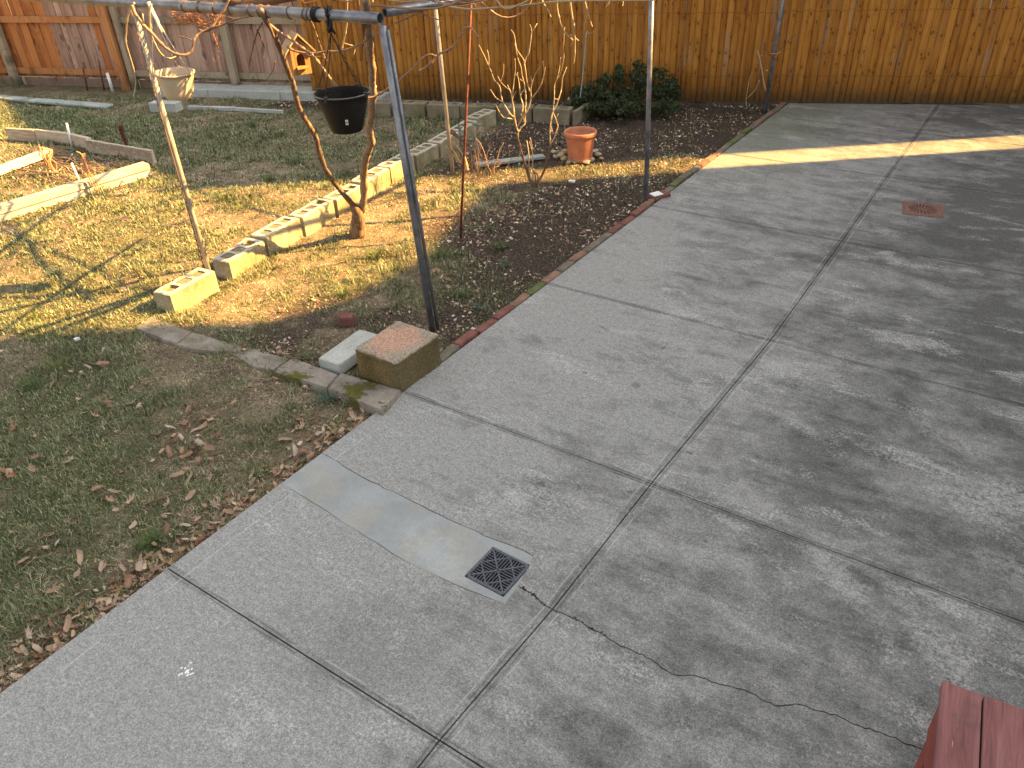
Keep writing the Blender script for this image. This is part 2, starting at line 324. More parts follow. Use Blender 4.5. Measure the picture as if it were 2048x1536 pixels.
def mk():
    MAT['fill'] = plain('dirt and straw filling', (.17, .13, .08), .95, sc=60, var=.7)
    MAT['void'] = plain('black void', (.003, .003, .003), 1, sc=5, spec=0)  # near-black colour that paints the shade below the drain openings
    m = NT('galvanised pipe', .42, .5, .55); p = m.addr(m.obj(), m.rand()); v = m.noise(p, 9, 5, .7); v2 = m.noise(m.vec(p, (1, 1, 6)), 30, 3, .6)
    c = m.ramp(v, [(.35, (.10, .105, .12)), (.55, (.19, .20, .22)), (.72, (.27, .27, .27))]); c = m.mix(m.mapr(v2, .62, .75), c, (.20, .13, .08)); m.col(c).bump(v2, .15, .001); MAT['pipe'] = m.mat
    m = NT('pale weathered post metal', .6, .4, .15); p = m.addr(m.obj(), m.rand()); v = m.noise(m.vec(p, (6, 6, 1.2)), 6, 5, .7)
    c = m.ramp(v, [(.35, (.20, .17, .13)), (.55, (.34, .30, .25)), (.75, (.45, .42, .37))]); m.col(c).bump(v, .2, .001); MAT['pole'] = m.mat
    m = NT('rusty iron rod', .75, .3, .2); v = m.noise(m.obj(), 40, 4, .7); m.col(m.ramp(v, [(.35, (.07, .022, .014)), (.65, (.17, .06, .038))])).bump(v, .3, .001); MAT['rust'] = m.mat
    m = NT('rusty plate', .85, .2, .1); v = m.noise(m.pos(), 40, 4, .7); m.col(m.ramp(v, [(.35, (.13, .070, .055)), (.65, (.22, .125, .10))])).bump(v, .4, .001); MAT['rustplate'] = m.mat
    m = NT('grey cast iron', .6, .4, .2); v = m.noise(m.pos(), 90, 4, .7); m.col(m.ramp(v, [(.35, (.06, .063, .075)), (.65, (.115, .12, .14))])).bump(v, .3, .001); MAT['iron'] = m.mat
    m = NT('terracotta plastic', .55, .35); v = m.noise(m.obj(), 12, 4, .6); v2 = m.noise(m.obj(), 90, 2, .6)
    c = m.ramp(v, [(.3, (.38, .13, .065)), (.7, (.50, .20, .105))]); c = m.mix(m.mapr(v2, .6, .75), c, (.50, .28, .19)); m.col(c).bump(v2, .1, .001); MAT['terra'] = m.mat
    m = NT('tan plastic', .5, .4); v = m.noise(m.obj(), 9, 4, .6); m.col(m.ramp(v, [(.3, (.40, .32, .22)), (.7, (.48, .39, .28))])); MAT['tan'] = m.mat
    m = NT('black woven plastic', .55, .2); o = m.obj(); x, y, z = m.sep(o)
    an = m.math('ARCTAN2', y, x); w1 = m.math('SINE', m.math('MULTIPLY', z, 520.0)); w2 = m.math('SINE', m.math('MULTIPLY', an, 46.0)); w = m.math('MULTIPLY', w1, w2)
    v = m.noise(o, 8, 3, .6); m.col(m.ramp(v, [(.3, (.007, .006, .005)), (.7, (.018, .013, .010))])).bump(w, .7, .004); MAT['weave'] = m.mat
    m = NT('black plastic', .4, .4); m.col(m.ramp(m.noise(m.obj(), 8, 3, .6), [(.3, (.014, .014, .015)), (.7, (.04, .04, .042))])); MAT['black'] = m.mat
    # cinder block
    m = NT('cinder block', .95, .15); p = m.addr(m.pos(), m.rand(), 5); v = m.noise(p, 3, 5, .65); f = m.noise(p, 60, 4, .8); vz = m.voro(p, 90)
    c = m.ramp(v, [(.34, (.17, .145, .085)), (.5, (.30, .262, .165)), (.66, (.41, .37, .25))]); c = m.mix(.6, c, m.ramp(f, [(.35, .55), (.6, 1.15)]), 'MULTIPLY')
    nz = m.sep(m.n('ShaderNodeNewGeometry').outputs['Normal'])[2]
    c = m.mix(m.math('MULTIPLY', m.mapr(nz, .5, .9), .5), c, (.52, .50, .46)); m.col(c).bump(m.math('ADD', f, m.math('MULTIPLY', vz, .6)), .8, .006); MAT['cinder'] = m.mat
    m = NT('mossy cinder block', .95, .15); p = m.addr(m.pos(), m.rand(), 5); v = m.noise(p, 4, 5, .65); f = m.noise(p, 60, 4, .8)
    c = m.ramp(v, [(.32, (.13, .115, .07)), (.5, (.20, .175, .12)), (.7, (.27, .235, .17))]); c = m.mix(.6, c, m.ramp(f, [(.35, .6), (.6, 1.15)]), 'MULTIPLY')
    c = m.mix(m.math('MULTIPLY', m.mapr(m.noise(p, 2.4, 4), .5, .68), .5), c, (.13, .13, .04)); m.col(c).bump(f, .8, .005); MAT['cinder_moss'] = m.mat
    # exposed aggregate block with pinkish worn top
    m = NT('aggregate block', .95, .15); o = m.obj(); x, y, z = m.sep(o); v = m.noise(o, 5, 4, .6); f = m.noise(o, 95, 3, .8); vz = m.voro(o, 130)
    side = m.ramp(v, [(.3, (.085, .06, .022)), (.5, (.15, .105, .042)), (.72, (.20, .155, .08))])
    side = m.mix(m.math('MULTIPLY', m.mapr(x, .05, .2), .55), side, (.09, .085, .05))
    top = m.ramp(v, [(.3, (.27, .22, .16)), (.7, (.36, .30, .24))])
    d = m.n('ShaderNodeVectorMath', operation='LENGTH'); m.set(d.inputs[0], m.vec(o, (5.6, 4.6, 0), off=(.1, .0, 0)))
    pk = m.mapr(m.math('ADD', d.outputs['Value'], m.math('MULTIPLY', m.math('SUBTRACT', m.noise(o, 9, 4, .7), .5), 1.1)), .55, .95, 1, 0)
    top = m.mix(m.math('MULTIPLY', pk, .85), top, (.46, .27, .19))
    nz = m.sep(m.n('ShaderNodeNewGeometry').outputs['Normal'])[2]
    c = m.mix(m.mapr(nz, .05, .45), side, top); c = m.mix(.8, c, m.ramp(f, [(.35, .45), (.5, 1.0), (.66, 1.6)]), 'MULTIPLY'); m.col(c).bump(m.math('ADD', f, vz), .9, .006); MAT['aggregate'] = m.mat
    m = NT('grey paver', .9, .2); p = m.addr(m.pos(), m.rand(), 5); v = m.noise(p, 6, 5, .65); f = m.noise(p, 80, 3, .7); m.col(m.mix(.5, m.ramp(v, [(.3, (.30, .31, .28)), (.7, (.42, .43, .40))]), m.ramp(f, [(.35, .7), (.6, 1.15)]), 'MULTIPLY')).bump(f, .5, .003); MAT['greypaver'] = m.mat
    m = NT('mossy stone slab', .95, .15); p = m.pos(); v = m.noise(p, 5, 5, .65); f = m.noise(p, 70, 4, .8)
    c = m.ramp(v, [(.32, (.16, .14, .11)), (.5, (.235, .205, .17)), (.7, (.31, .28, .24))])
    c = m.mix(.6, c, m.ramp(f, [(.35, .6), (.6, 1.15)]), 'MULTIPLY')
    ms = m.math('MULTIPLY', m.mapr(m.noise(m.vec(p, (1, 1.6, 1), off=(.7, .2, 0)), 4.6, 6, .7), .50, .57), m.mapr(m.sep(p)[0], -3.9, -3.4, .25, 1))
    c = m.mix(ms, c, m.ramp(f, [(.3, (.045, .045, .012)), (.7, (.13, .12, .028))])); m.col(c).bump(m.math('ADD', f, m.math('MULTIPLY', ms, 1.5)), .8, .006); MAT['mossslab'] = m.mat
    # stones
    m = NT('garden stone', .85, .25); r = m.rand(); p = m.addr(m.obj(), r); v = m.noise(p, 14, 4, .6)
    c = m.ramp(m.math('ADD', m.math('MULTIPLY', r, .6), m.math('MULTIPLY', v, .4)), [(.2, (.16, .14, .12)), (.45, (.34, .25, .15)), (.62, (.42, .33, .22)), (.8, (.30, .29, .28))]); m.col(c).bump(v, .5, .004); MAT['stone'] = m.mat
    m = NT('sheet paper', .8, .2); m.col(m.ramp(m.noise(m.obj(), 20, 3), [(.3, (.6, .6, .58)), (.7, (.78, .78, .76))])); MAT['paper'] = m.mat
    # bricks
    for nm, lo, hi, gr in (('brick_red', (.13, .055, .045), (.21, .095, .078), .5), ('brick_brown', (.15, .085, .06), (.25, .15, .11), .4), ('brick_grey', (.10, .09, .07), (.19, .165, .13), .6), ('brick_green', (.07, .085, .03), (.13, .145, .06), .7)):
        m = NT(nm, .92, .15); p = m.addr(m.pos(), m.rand(), 9); v = m.noise(p, 9, 5, .7); f = m.noise(p, 90, 3, .7)
        c = m.ramp(v, [(.35, lo), (.65, hi)]); c = m.mix(.6, c, m.ramp(f, [(.3, .6), (.6, 1.15)]), 'MULTIPLY')
        c = m.mix(m.math('MULTIPLY', m.mapr(m.noise(p, 6, 4), .52, .68), gr), c, (.10, .10, .05)); m.col(c).bump(f, .6, .003); MAT[nm] = m.mat
    # red painted deck boards
    m = NT('worn red deck paint', .7, .3); r = m.rand(); o = m.addr(m.obj(), r); g = m.noise(m.vec(o, (14, .9, 14)), 3.5, 6, .7, .6); g2 = m.noise(m.vec(o, (60, 2.2, 60)), 3, 3, .6)
    c = m.ramp(g, [(.3, (.12, .042, .038)), (.5, (.205, .08, .076)), (.7, (.27, .125, .118))])
    c = m.mix(m.math('MULTIPLY', m.mapr(g2, .68, .74), .8), c, (.55, .42, .38)); c = m.mix(m.math('MULTIPLY', m.mapr(m.noise(o, 7, 4, .7), .56, .70), .6), c, (.10, .06, .055))
    c = m.mix(m.mapr(m.noise(m.vec(o, (30, .7, 30)), 3, 2, .5), .70, .73), c, (.02, .008, .008)); m.col(c).bump(m.math('ADD', g, g2), .5, .003); MAT['redpaint'] = m.mat
    m = NT('red fascia paint', .5, .4); m.col(m.ramp(m.noise(m.pos(), 10, 4), [(.3, (.16, .022, .012)), (.7, (.25, .04, .022))])); MAT['redside'] = m.mat
    # plants with per-vertex natural colour
    m = NT('grass blades', .75, .25); m.col(m.attr('Col')); m.b.inputs['Subsurface Weight'].default_value = 0; MAT['vcol'] = m.mat
    m = NT('dead leaf', .8, .2); r = m.rand(); v = m.noise(m.addr(m.obj(), r), 40, 4, .6)
    c = m.ramp(r, [(.0, (.13, .075, .045)), (.25, (.30, .19, .12)), (.5, (.44, .32, .22)), (.75, (.38, .30, .23)), (1, (.25, .13, .07))]); m.col(m.mix(.7, c, m.ramp(v, [(.3, .55), (.65, 1.2)]), 'MULTIPLY')).bump(v, .3, .002); MAT['leaf'] = m.mat
    # far wall colours
    MAT['siding'] = plain('house siding', (.5, .47, .42), .8, sc=3, var=.1); MAT['rooftile'] = plain('roof shingle', (.12, .11, .11), .9, sc=8)
mk()

# ------------------------------------------------------------------ value noise for scattering
_tab = rng.random((256, 256))
def vnoise(x, y, sc, seed=0):
    x = np.asarray(x) * sc + seed * 17.3 + 500; y = np.asarray(y) * sc + seed * 9.7 + 500
    xi = np.floor(x).astype(int); yi = np.floor(y).astype(int); fx = x - xi; fy = y - yi; fx = fx * fx * (3 - 2 * fx); fy = fy * fy * (3 - 2 * fy)
    g = lambda a, b: _tab[a % 256, b % 256]
    return (g(xi, yi) * (1 - fx) + g(xi + 1, yi) * fx) * (1 - fy) + (g(xi, yi + 1) * (1 - fx) + g(xi + 1, yi + 1) * fx) * fy
def fbm(x, y, sc, seed=0, oc=4):
    t = 0; a = .5; n = 0
    for k in range(oc): t = t + a * vnoise(x, y, sc * 2 ** k, seed + k); n += a; a *= .55
    return t / n

# ------------------------------------------------------------------ ground
def fence_y(x): return 11.45 + .42 * x
EDGE = -2.76
def row_x(y): return -4.94 - .14 * (y - 2.7)                     # the diagonal line of cinder blocks
def bedmask(x, y):                                               # 1 = bare mulched soil bed
    a = np.clip((x - row_x(y) - .1) / .25, 0, 1) * np.clip((y - 2.55) / .2, 0, 1)
    nn = (fbm(x, y, 1.6, 3) - .5) * 1.6
    soil = np.maximum(np.clip((x + 4.15 + nn * .5) * 2.4, 0, 1) * np.clip((y - 3.5 + nn + (x + 3.4) * .8) / .7, 0, 1), np.clip((y - 5.9 + nn * .4) / .5, 0, 1))
    soil = np.maximum(soil, np.clip((fbm(x, y, 2.6, 53, 4) - .50) * 12, 0, 1) * .85 * np.clip((x + 4.5) / .3, 0, 1))
    soil = soil * (1 - .5 * np.clip(1 - np.abs(x * .6225 - y * .7826 + 7.74) / .38, 0, 1))  # soil thins to pale straw along the sun strip, painting it brighter
    back = np.clip((y - (9.95 + .33 * x)) / .3, 0, 1) * (x > -9)
    gb = np.clip(1 - np.abs(x + 9.0) / 1.1, 0, 1) * np.clip(1 - np.abs(y - 4.25) / .7, 0, 1) * 1.6
    return np.clip(np.maximum(np.maximum(a * soil, back), gb), 0, 1)
def zg(x, y):
    x = np.asarray(x, float); y = np.asarray(y, float)
    z = -.022 + (fbm(x, y, 2.2, 1, 5) - .5) * .05 + (fbm(x, y, 11, 5, 3) - .5) * .022
    near = np.clip((x - (EDGE - .35)) / .35, 0, 1)
    return z - near * .018 + .020 * np.exp(-((y - 2.56) / .28) ** 2) * np.clip((x + 5.2) / .2, 0, 1) * np.clip((-3.45 - x) / .2, 0, 1)
def z1(x, y): return float(zg(x, y))
def greenness(x, y):
    b = bedmask(x, y)
    g = fbm(x, y, 1.1, 9, 4) * .45 + fbm(x, y, 4.0, 12, 3) * .27 + fbm(x, y, 10.0, 15, 3) * .28
    g = np.clip((g - .43 + .05 * np.clip((2.4 - y), 0, 1)) * 13, 0, 1)
    near = np.clip((2.4 - y) / 1.2, 0, 1) * np.clip((-2.9 - x) / .5, 0, 1)
    g = np.clip(g * (.6 + .6 * near) + near * .45, 0, 1)
    strip = np.exp(-((y - (8.75 + .30 * (x - 0))) / .35) ** 2) * (x < -9.6)
    strip2 = np.exp(-((y - 4.95 - .1 * (x + 11)) / .28) ** 2) * (x < -9.6) * .9
    g = np.clip(g + strip + strip2, 0, 1)
    return g * (1 - (.93 - .28 * (y < 4.6)) * b)

gx0, gx1, gy0, gy1 = -17.0, EDGE + .02, -1.2, 11.0
NX, NY = 330, 280
X, Y = np.meshgrid(np.linspace(gx0, gx1, NX), np.linspace(gy0, gy1, NY))
Zv = zg(X, Y); co = np.stack([X, Y, Zv], -1).reshape(-1, 3)
idx = np.arange(NX * NY).reshape(NY, NX)
q = np.stack([idx[:-1, :-1], idx[:-1, 1:], idx[1:, 1:], idx[1:, :-1]], -1).reshape(-1, 4)
def np_mesh(name, verts, loops, starts, mats, cols=None, smooth=False):
    me = bpy.data.meshes.new(name); me.vertices.add(len(verts)); me.vertices.foreach_set('co', np.ascontiguousarray(verts, dtype=np.float32).ravel())
    me.loops.add(len(loops)); me.loops.foreach_set('vertex_index', np.ascontiguousarray(loops, dtype=np.int32))
    me.polygons.add(len(starts)); me.polygons.foreach_set('loop_start', np.ascontiguousarray(starts, dtype=np.int32))
    if smooth: me.polygons.foreach_set('use_smooth', np.ones(len(starts), bool))
    me.update(calc_edges=True)
    if cols is not None:
        a = me.color_attributes.new('Col', 'FLOAT_COLOR', 'POINT'); a.data.foreach_set('color', np.ascontiguousarray(np.concatenate([cols, np.ones((len(cols), 1))], 1), dtype=np.float32).ravel())
    for x in (mats if isinstance(mats, list) else [mats]): me.materials.append(x)
    return me
m = NT('lawn earth and thatch', .95, .12); p = m.pos()
bed = m.sep(m.attr('Col'))[0]; grn = m.sep(m.attr('Col'))[1]
n1 = m.noise(p, 60, 5, .8); n2 = m.noise(p, 4, 5, .7); n3 = m.noise(m.vec(p, (1, 1, 1), off=(4, 4, 0)), 130, 3, .8); n4 = m.noise(p, 17, 5, .75)
th = m.ramp(m.math('ADD', m.math('MULTIPLY', n1, .6), m.math('MULTIPLY', n2, .4)), [(.36, (.045, .034, .023)), (.5, (.155, .122, .080)), (.66, (.36, .295, .20))])
so_ = m.ramp(n1, [(.34, (.014, .010, .008)), (.5, (.045, .033, .026)), (.66, (.17, .13, .10))])
c = m.mix(bed, th, so_)
c = m.mix(m.math('MULTIPLY', grn, m.mapr(n4, .35, .6)), c, (.07, .085, .032))
c = m.mix(m.math('MULTIPLY', m.mapr(n3, .60, .70), .65), c, (.34, .26, .18))
m.col(c); m.bump(m.math('ADD', m.math('MULTIPLY', n1, 1.0), n4), .9, .02); MAT['lawn'] = m.mat
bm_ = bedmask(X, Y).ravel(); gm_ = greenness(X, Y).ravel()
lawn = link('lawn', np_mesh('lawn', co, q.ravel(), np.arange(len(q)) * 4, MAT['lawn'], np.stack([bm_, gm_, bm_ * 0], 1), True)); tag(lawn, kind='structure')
t = MB(); t.box((0, 20, -.35), (400, 400, .3)); tag(t.build('ground', plain('open ground', (.10, .08, .05), .95, sc=2)), kind='structure')
t = MB(); t.box((-8, -4.2, -.11), (20, 6.0, .12)); tag(t.build('garden_ground', MAT['lawn']), kind='structure')

# ------------------------------------------------------------------ driveway of cast slabs
drive = tag(empty('driveway'), kind='structure')
def prism(outer, z0, z1_, mat, name, parent, hole=None, jit=0.0):
    polys = [[Vector((x, y, 0)) for x, y in outer]] + ([[Vector((x, y, 0)) for x, y in hole]] if hole else [])
    tri = tessellate_polygon(polys); flat = [p for pl in polys for p in pl]; n = len(flat)
    b = MB(); vs = [(p.x, p.y, z1_) for p in flat] + [(p.x, p.y, z0) for p in flat]
    fs = []
    for a_, b_, c_ in tri:
        u = (flat[b_] - flat[a_]).cross(flat[c_] - flat[a_]).z
        fs.append((a_, b_, c_) if u > 0 else (a_, c_, b_))
    o = 0
    for pl in polys:
        k = len(pl); area = sum(pl[i].x * pl[(i + 1) % k].y - pl[(i + 1) % k].x * pl[i].y for i in range(k))
        for i in range(k):
            a_, b_ = o + i, o + (i + 1) % k
            ccw = (area > 0) == (pl is polys[0])
            fs.append((a_, a_ + n, b_ + n, b_) if ccw else (b_, b_ + n, a_ + n, a_))
        o += k
    b.add(vs, fs); return b.build(name, mat, parent)
def jagged(pts, step=.05, amp=.006, ends=True):
    out = []
    for a, b in zip(pts, pts[1:]):
        n = max(1, int(math.dist(a, b) / step)); dx, dy = b[0] - a[0], b[1] - a[1]; L = math.hypot(dx, dy) or 1
        for i in range(n):
            t_ = i / n; j = rnd.uniform(-amp, amp) if not (i == 0) else 0
            out.append((a[0] + dx * t_ - dy / L * j, a[1] + dy * t_ + dx / L * j))
    out.append(pts[-1]); return out
g = .0035
def shiftpoly(pts, d):        # offset an open polyline sideways (left of travel)
    out = []
    for i, p in enumerate(pts):
        a = pts[max(i - 1, 0)]; b = pts[min(i + 1, len(pts) - 1)]; dx, dy = b[0] - a[0], b[1] - a[1]; L = math.hypot(dx, dy) or 1
        w = d * (.45 + 1.0 * abs(math.sin(i * .37 + d * 900))); out.append((p[0] - dy / L * w, p[1] + dx / L * w))
    return out
def yline(y0, y1, side, n=4):   # points along the long joint from y0 to y1
    return [(jx(y0 + (y1 - y0) * i / n) + side * g, y0 + (y1 - y0) * i / n) for i in range(n + 1)]
XR = .66
def slabL(i):
    y0, y1 = JY[i] + g, JY[i + 1] - g
    prism([(EDGE, y0)] + yline(y0, y1, -1) + [(EDGE, y1)], -.12, 0, MAT['conc'], 'concrete_slab', drive)
def slabR(i):
    y0, y1 = JY[i] + g, JY[i + 1] - g
    prism(yline(y1, y0, 1)[::-1][:1] + [(XR - g, y0), (XR - g, y1)] + yline(y1, y0, 1)[:-1], -.12, 0, MAT['conc'], 'concrete_slab', drive)
for i in (0, 2, 3, 4, 5): slabL(i); slabR(i)
# last row runs up under the fence
y0 = JY[-1] + g
prism([(EDGE, y0), (jx(y0) - g, y0), (jx(11) - g, fence_y(-1.15) - .03), (EDGE, fence_y(EDGE) - .03)], -.12, 0, MAT['conc'], 'concrete_slab', drive)
prism([(jx(y0) + g, y0), (XR - g, y0), (XR - g, fence_y(XR) - .03), (jx(11) + g, fence_y(-1.15) - .03)], -.12, 0, MAT['conc'], 'concrete_slab', drive)
for a, b in zip(JY, JY[1:]): prism([(XR + g, a + g), (XR + 1.66, a + g), (XR + 1.66, b - g), (XR + g, b - g)], -.12, 0, MAT['conc'], 'concrete_slab', drive)
prism([(XR + g, y0), (XR + 1.66, y0), (XR + 1.66, fence_y(XR + 1.66) - .03), (XR + g, fence_y(XR) - .03)], -.12, 0, MAT['conc'], 'concrete_slab', drive)
t = MB(); t.box((-.2, 5.2, -.17), (5.2, 13.0, .09)); t.build('base_course', MAT['dark'], drive)
# row 1 with the repair patch, the drain and the crack
GC = [G(932, 1150), G(985, 1097), G(1063, 1128), G(1003, 1193)]
gcx = sum(p[0] for p in GC) / 4; gcy = sum(p[1] for p in GC) / 4; GH = .1045
ga = math.radians(-1.5)
def gl(u, v): return (gcx + math.cos(ga) * u - math.sin(ga) * v, gcy + math.sin(ga) * u + math.cos(ga) * v)
low = [G(*p) for p in [(572, 971), (640, 1012), (700, 1052), (755, 1085), (800, 1115), (860, 1145), (905, 1165), (960, 1187)]]
upc = [G(*p) for p in [(655, 911), (690, 935), (740, 963), (800, 990), (840, 1010), (880, 1030), (930, 1053), (985, 1078), (1020, 1090), (1048, 1102)]]
brc = G(1010, 1207); trc = G(1066, 1112); mrc = G(1036, 1172); rr = G(1060, 1128)
crackL = [G(*p) for p in [(1036, 1172), (1050, 1180), (1063, 1186), (1085, 1205), (1100, 1215)]] + [(jx(G(1108, 1220)[1]), G(1108, 1220)[1])]
yk = G(1108, 1220)[1]
low = jagged(low + [brc], .05, .003); upj = jagged(upc + [trc], .05, .005)
rt = [brc, mrc, rr, trc]
crj = jagged(crackL, .016, .006)
y0, y1 = JY[1] + g, JY[2] - g
low[0] = (EDGE, low[0][1]); upj[0] = (EDGE, upj[0][1])
lo2 = shiftpoly(low, -.0035)       # lower slab keeps its edge just below the patch
prism([(EDGE, y0)] + yline(y0, yk, -1, 2) + shiftpoly(crj, -.003)[::-1][1:] + [brc] + lo2[::-1][1:], -.12, 0, MAT['conc'], 'concrete_slab', drive)
prism(upj and ([(EDGE, upj[0][1] + .003)] + shiftpoly(upj, .0032)[1:] + [rr] + shiftpoly(crj, .002) + yline(yk, y1, -1, 3)[0:] + [(EDGE, y1)]), -.12, 0, MAT['conc'], 'concrete_slab', drive)
hole = [gl(u * (GH + .0025), v * (GH + .0025)) for u, v in ((-1, -1), (1, -1), (1, 1), (-1, 1))]
pm = NT('repair mortar patch', .95, .1); p = pm.pos(); a = pm.noise(p, 5, 5, .65); b = pm.noise(p, 2.6, 4, .6); f = pm.noise(p, 120, 3, .7)
c = pm.ramp(a, [(.3, (.225, .238, .236)), (.7, (.31, .322, .318))]); c = pm.mix(pm.math('MULTIPLY', pm.mapr(b, .46, .60), .55), c, (.31, .285, .23))
bx = pm.n('ShaderNodeMapping'); bx.vector_type = 'TEXTURE'; pm.set(bx.inputs[0], p); bx.inputs[1].default_value = (*G(872, 1108), 0); bx.inputs[2].default_value = (0, 0, -.35); bx.inputs[3].default_value = (.20, .09, 1)
ln = pm.n('ShaderNodeVectorMath', operation='LENGTH'); pm.set(ln.inputs[0], bx.outputs[0])
c = pm.mix(pm.mapr(pm.math('ADD', ln.outputs['Value'], pm.math('MULTIPLY', pm.math('SUBTRACT', pm.noise(p, 14, 6, .8), .5), 4.5)), .1, 1.5, .55, 0), c, (.38, .40, .40))
c = pm.mix(.35, c, pm.ramp(f, [(.35, .75), (.6, 1.15)]), 'MULTIPLY'); pm.col(c).bump(pm.math('ADD', a, pm.math('MULTIPLY', f, .3)), .4, .003)
prism(low + [mrc, rr] + upj[::-1], -.12, -.002, pm.mat, 'repair_patch', drive, hole=hole)
# right-hand slab of row 1, split by the long crack
crk = [(1112, 1222), (1130, 1228), (1155, 1240), (1180, 1256), (1205, 1268), (1240, 1292), (1270, 1303), (1300, 1318), (1340, 1345), (1365, 1351), (1395, 1352), (1440, 1369), (1480, 1378), (1500, 1385), (1530, 1403), (1560, 1412), (1600, 1409), (1640, 1423), (1670, 1428), (1690, 1438), (1720, 1452), (1760, 1463), (1800, 1482), (1842, 1497)]
cr = [G(*p) for p in crk]; cr[0] = (jx(yk) + g, yk); cr += [(.40, 1.98), (XR - g, 1.94)]
cr = jagged(cr, .016, .0055)
prism(yline(y0, yk, 1, 2)[::-1][-1:] + [(XR - g, y0)] + shiftpoly(cr, -.0028)[::-1] + yline(y0, yk, 1, 2)[1:2], -.12, 0, MAT['conc'], 'concrete_slab', drive)
prism(shiftpoly(cr, .0022) + [(XR - g, y1)] + yline(y1, yk, 1, 3)[:-1], -.12, 0, MAT['conc'], 'concrete_slab', drive)

# loose crumbs and grit in the cracks
crumb = MB()
for _ in range(30):
    p = rnd.choice(cr[4:14] + crj); s_ = rnd.uniform(.003, .008)
    crumb.box((p[0] + rnd.uniform(-.01, .01), p[1] + rnd.uniform(-.008, .008), s_ * .3), (s_, s_ * rnd.uniform(.6, 1.2), s_ * .7), rnd.uniform(0, 3), jit=s_ * .2)
crumb.build('crack_grit', MAT['soil'], drive)['kind'] = 'stuff'

# white paint splash on the near slab
sp = MB()
cx0, cy0 = G(374, 1343)
for k in range(26):
    a = rnd.uniform(0, 6.28); r_ = abs(rnd.gauss(0, .022)); n = 6; rr_ = rnd.uniform(.002, .007)
    c0 = (cx0 + math.cos(a) * r_, cy0 + math.sin(a) * r_ * .8)
    sp.add([(c0[0] + rr_ * math.cos(6.28 * i / n) * rnd.uniform(.6, 1.3), c0[1] + rr_ * math.sin(6.28 * i / n) * rnd.uniform(.6, 1.3), .0015 + .0002 * k / 26) for i in range(n)], [tuple(range(n))])
a0 = Vector((*G(376, 1335), .002)); b0 = Vector((*G(382, 1320), .002)); sp.tube([a0, b0], [.002, .001], 4)
sp.build('paint_splash', MAT['paper'], drive)

# ------------------------------------------------------------------ drains
fd = tag(empty('drain_grate', (gcx, gcy, 0), ga), 'dark grey square drain grate with diamond slot pattern near the crack in the concrete', 'drain grate')
b = MB()
o_, i_ = GH, GH - .013
ring = lambda h, z, c2: [(-h, -h + c2, z), (-h + c2, -h, z), (h - c2, -h, z), (h, -h + c2, z), (h, h - c2, z), (h - c2, h, z), (-h + c2, h, z), (-h, h - c2, z)]
vs = ring(o_, -.02, .014) + ring(o_, .0, .014) + ring(o_ - .002, .003, .014) + ring(i_, .003, .006) + ring(i_, -.012, .006)
b.add(vs, [(k * 8 + i, k * 8 + (i + 1) % 8, k * 8 + 8 + (i + 1) % 8, k * 8 + 8 + i) for k in range(4) for i in range(8)]); b.build('frame', MAT['iron'], fd)
b = MB(); 
for (x0, y0_, x1, y1_) in ((-i_, -i_, i_, i_), (-i_, i_, i_, -i_)):
    b.box((0, 0, -.003), (math.hypot(2 * i_, 2 * i_), .0075, .0115), math.atan2(y1_ - y0_, x1 - x0))
for (ax_, ay_, bx_, by_) in ((-1, 0, 0, 1), (0, 1, 1, 0), (1, 0, 0, -1), (0, -1, -1, 0)):
    b.box(((ax_ + bx_) * i_ / 2, (ay_ + by_) * i_ / 2, -.0034), (i_ * 1.414, .0065, .011), math.atan2(by_ - ay_, bx_ - ax_))
b.build('rib', MAT['iron'], fd)
b = MB(); pch = i_ * 2 / 13
for k in range(-6, 7):
    u = k * pch
    for sg in (-1, 1):
        L = i_ - abs(u)
        if L > .003:
            b.box((u, sg * (abs(u) + L / 2), -.0042), (.0040, L, .010)); b.box((sg * (abs(u) + L / 2), u, -.0046), (L, .0040, .010))
b.build('bar', MAT['iron'], fd)['kind'] = 'stuff'
b = MB(); b.box((0, 0, -.028), (.2, .2, .01)); b.build('sump_shade', MAT['void'], fd)  # black sheet close under the slots, painted shade of the pit

dq = [G(*p) for p in [(1803, 428), (1883.6, 436), (1888, 410.7), (1808.5, 403)]]
dcx = sum(p[0] for p in dq) / 4; dcy = sum(p[1] for p in dq) / 4; dang = math.atan2(dq[1][1] - dq[0][1], dq[1][0] - dq[0][0])
rd = tag(empty('drain_plate', (dcx, dcy, .0), dang), 'rusty square plate drain with round pattern of small holes', 'drain')
H_ = .158
holes = []
for ri, (rad, cnt) in enumerate(((.105, 22), (.088, 20), (.071, 17), (.054, 13), (.037, 9), (.020, 5))):
    for k in range(cnt):
        a = 2 * math.pi * k / cnt + ri * .2; h = .0078 if rad > .04 else .0055
        holes.append([Vector((rad * math.cos(a) + h * math.cos(2 * math.pi * j / 6), rad * math.sin(a) + h * math.sin(2 * math.pi * j / 6), 0)) for j in range(6)])
outer = [Vector((x * H_, y * H_, 0)) for x, y in ((-1, -1), (1, -1), (1, 1), (-1, 1))]
tri = tessellate_polygon([outer] + holes); fl = outer + [p for h in holes for p in h]
b = MB(); b.add([(p.x, p.y, .006) for p in fl], [(a, c_, d_) if (fl[c_] - fl[a]).cross(fl[d_] - fl[a]).z > 0 else (a, d_, c_) for a, c_, d_ in tri])
for x, y, dx_, dy_ in ((0, -H_, 2 * H_, .003), (0, H_, 2 * H_, .003), (-H_, 0, .003, 2 * H_), (H_, 0, .003, 2 * H_)): b.box((x, y, .003), (dx_, dy_, .0055))
b.build('plate', MAT['rustplate'], rd)
b = MB(); b.box((0, 0, .0022), (.23, .23, .002)); b.build('sump_shade', MAT['void'], rd)  # black sheet on the slab, painted shade inside the holes
b = MB()
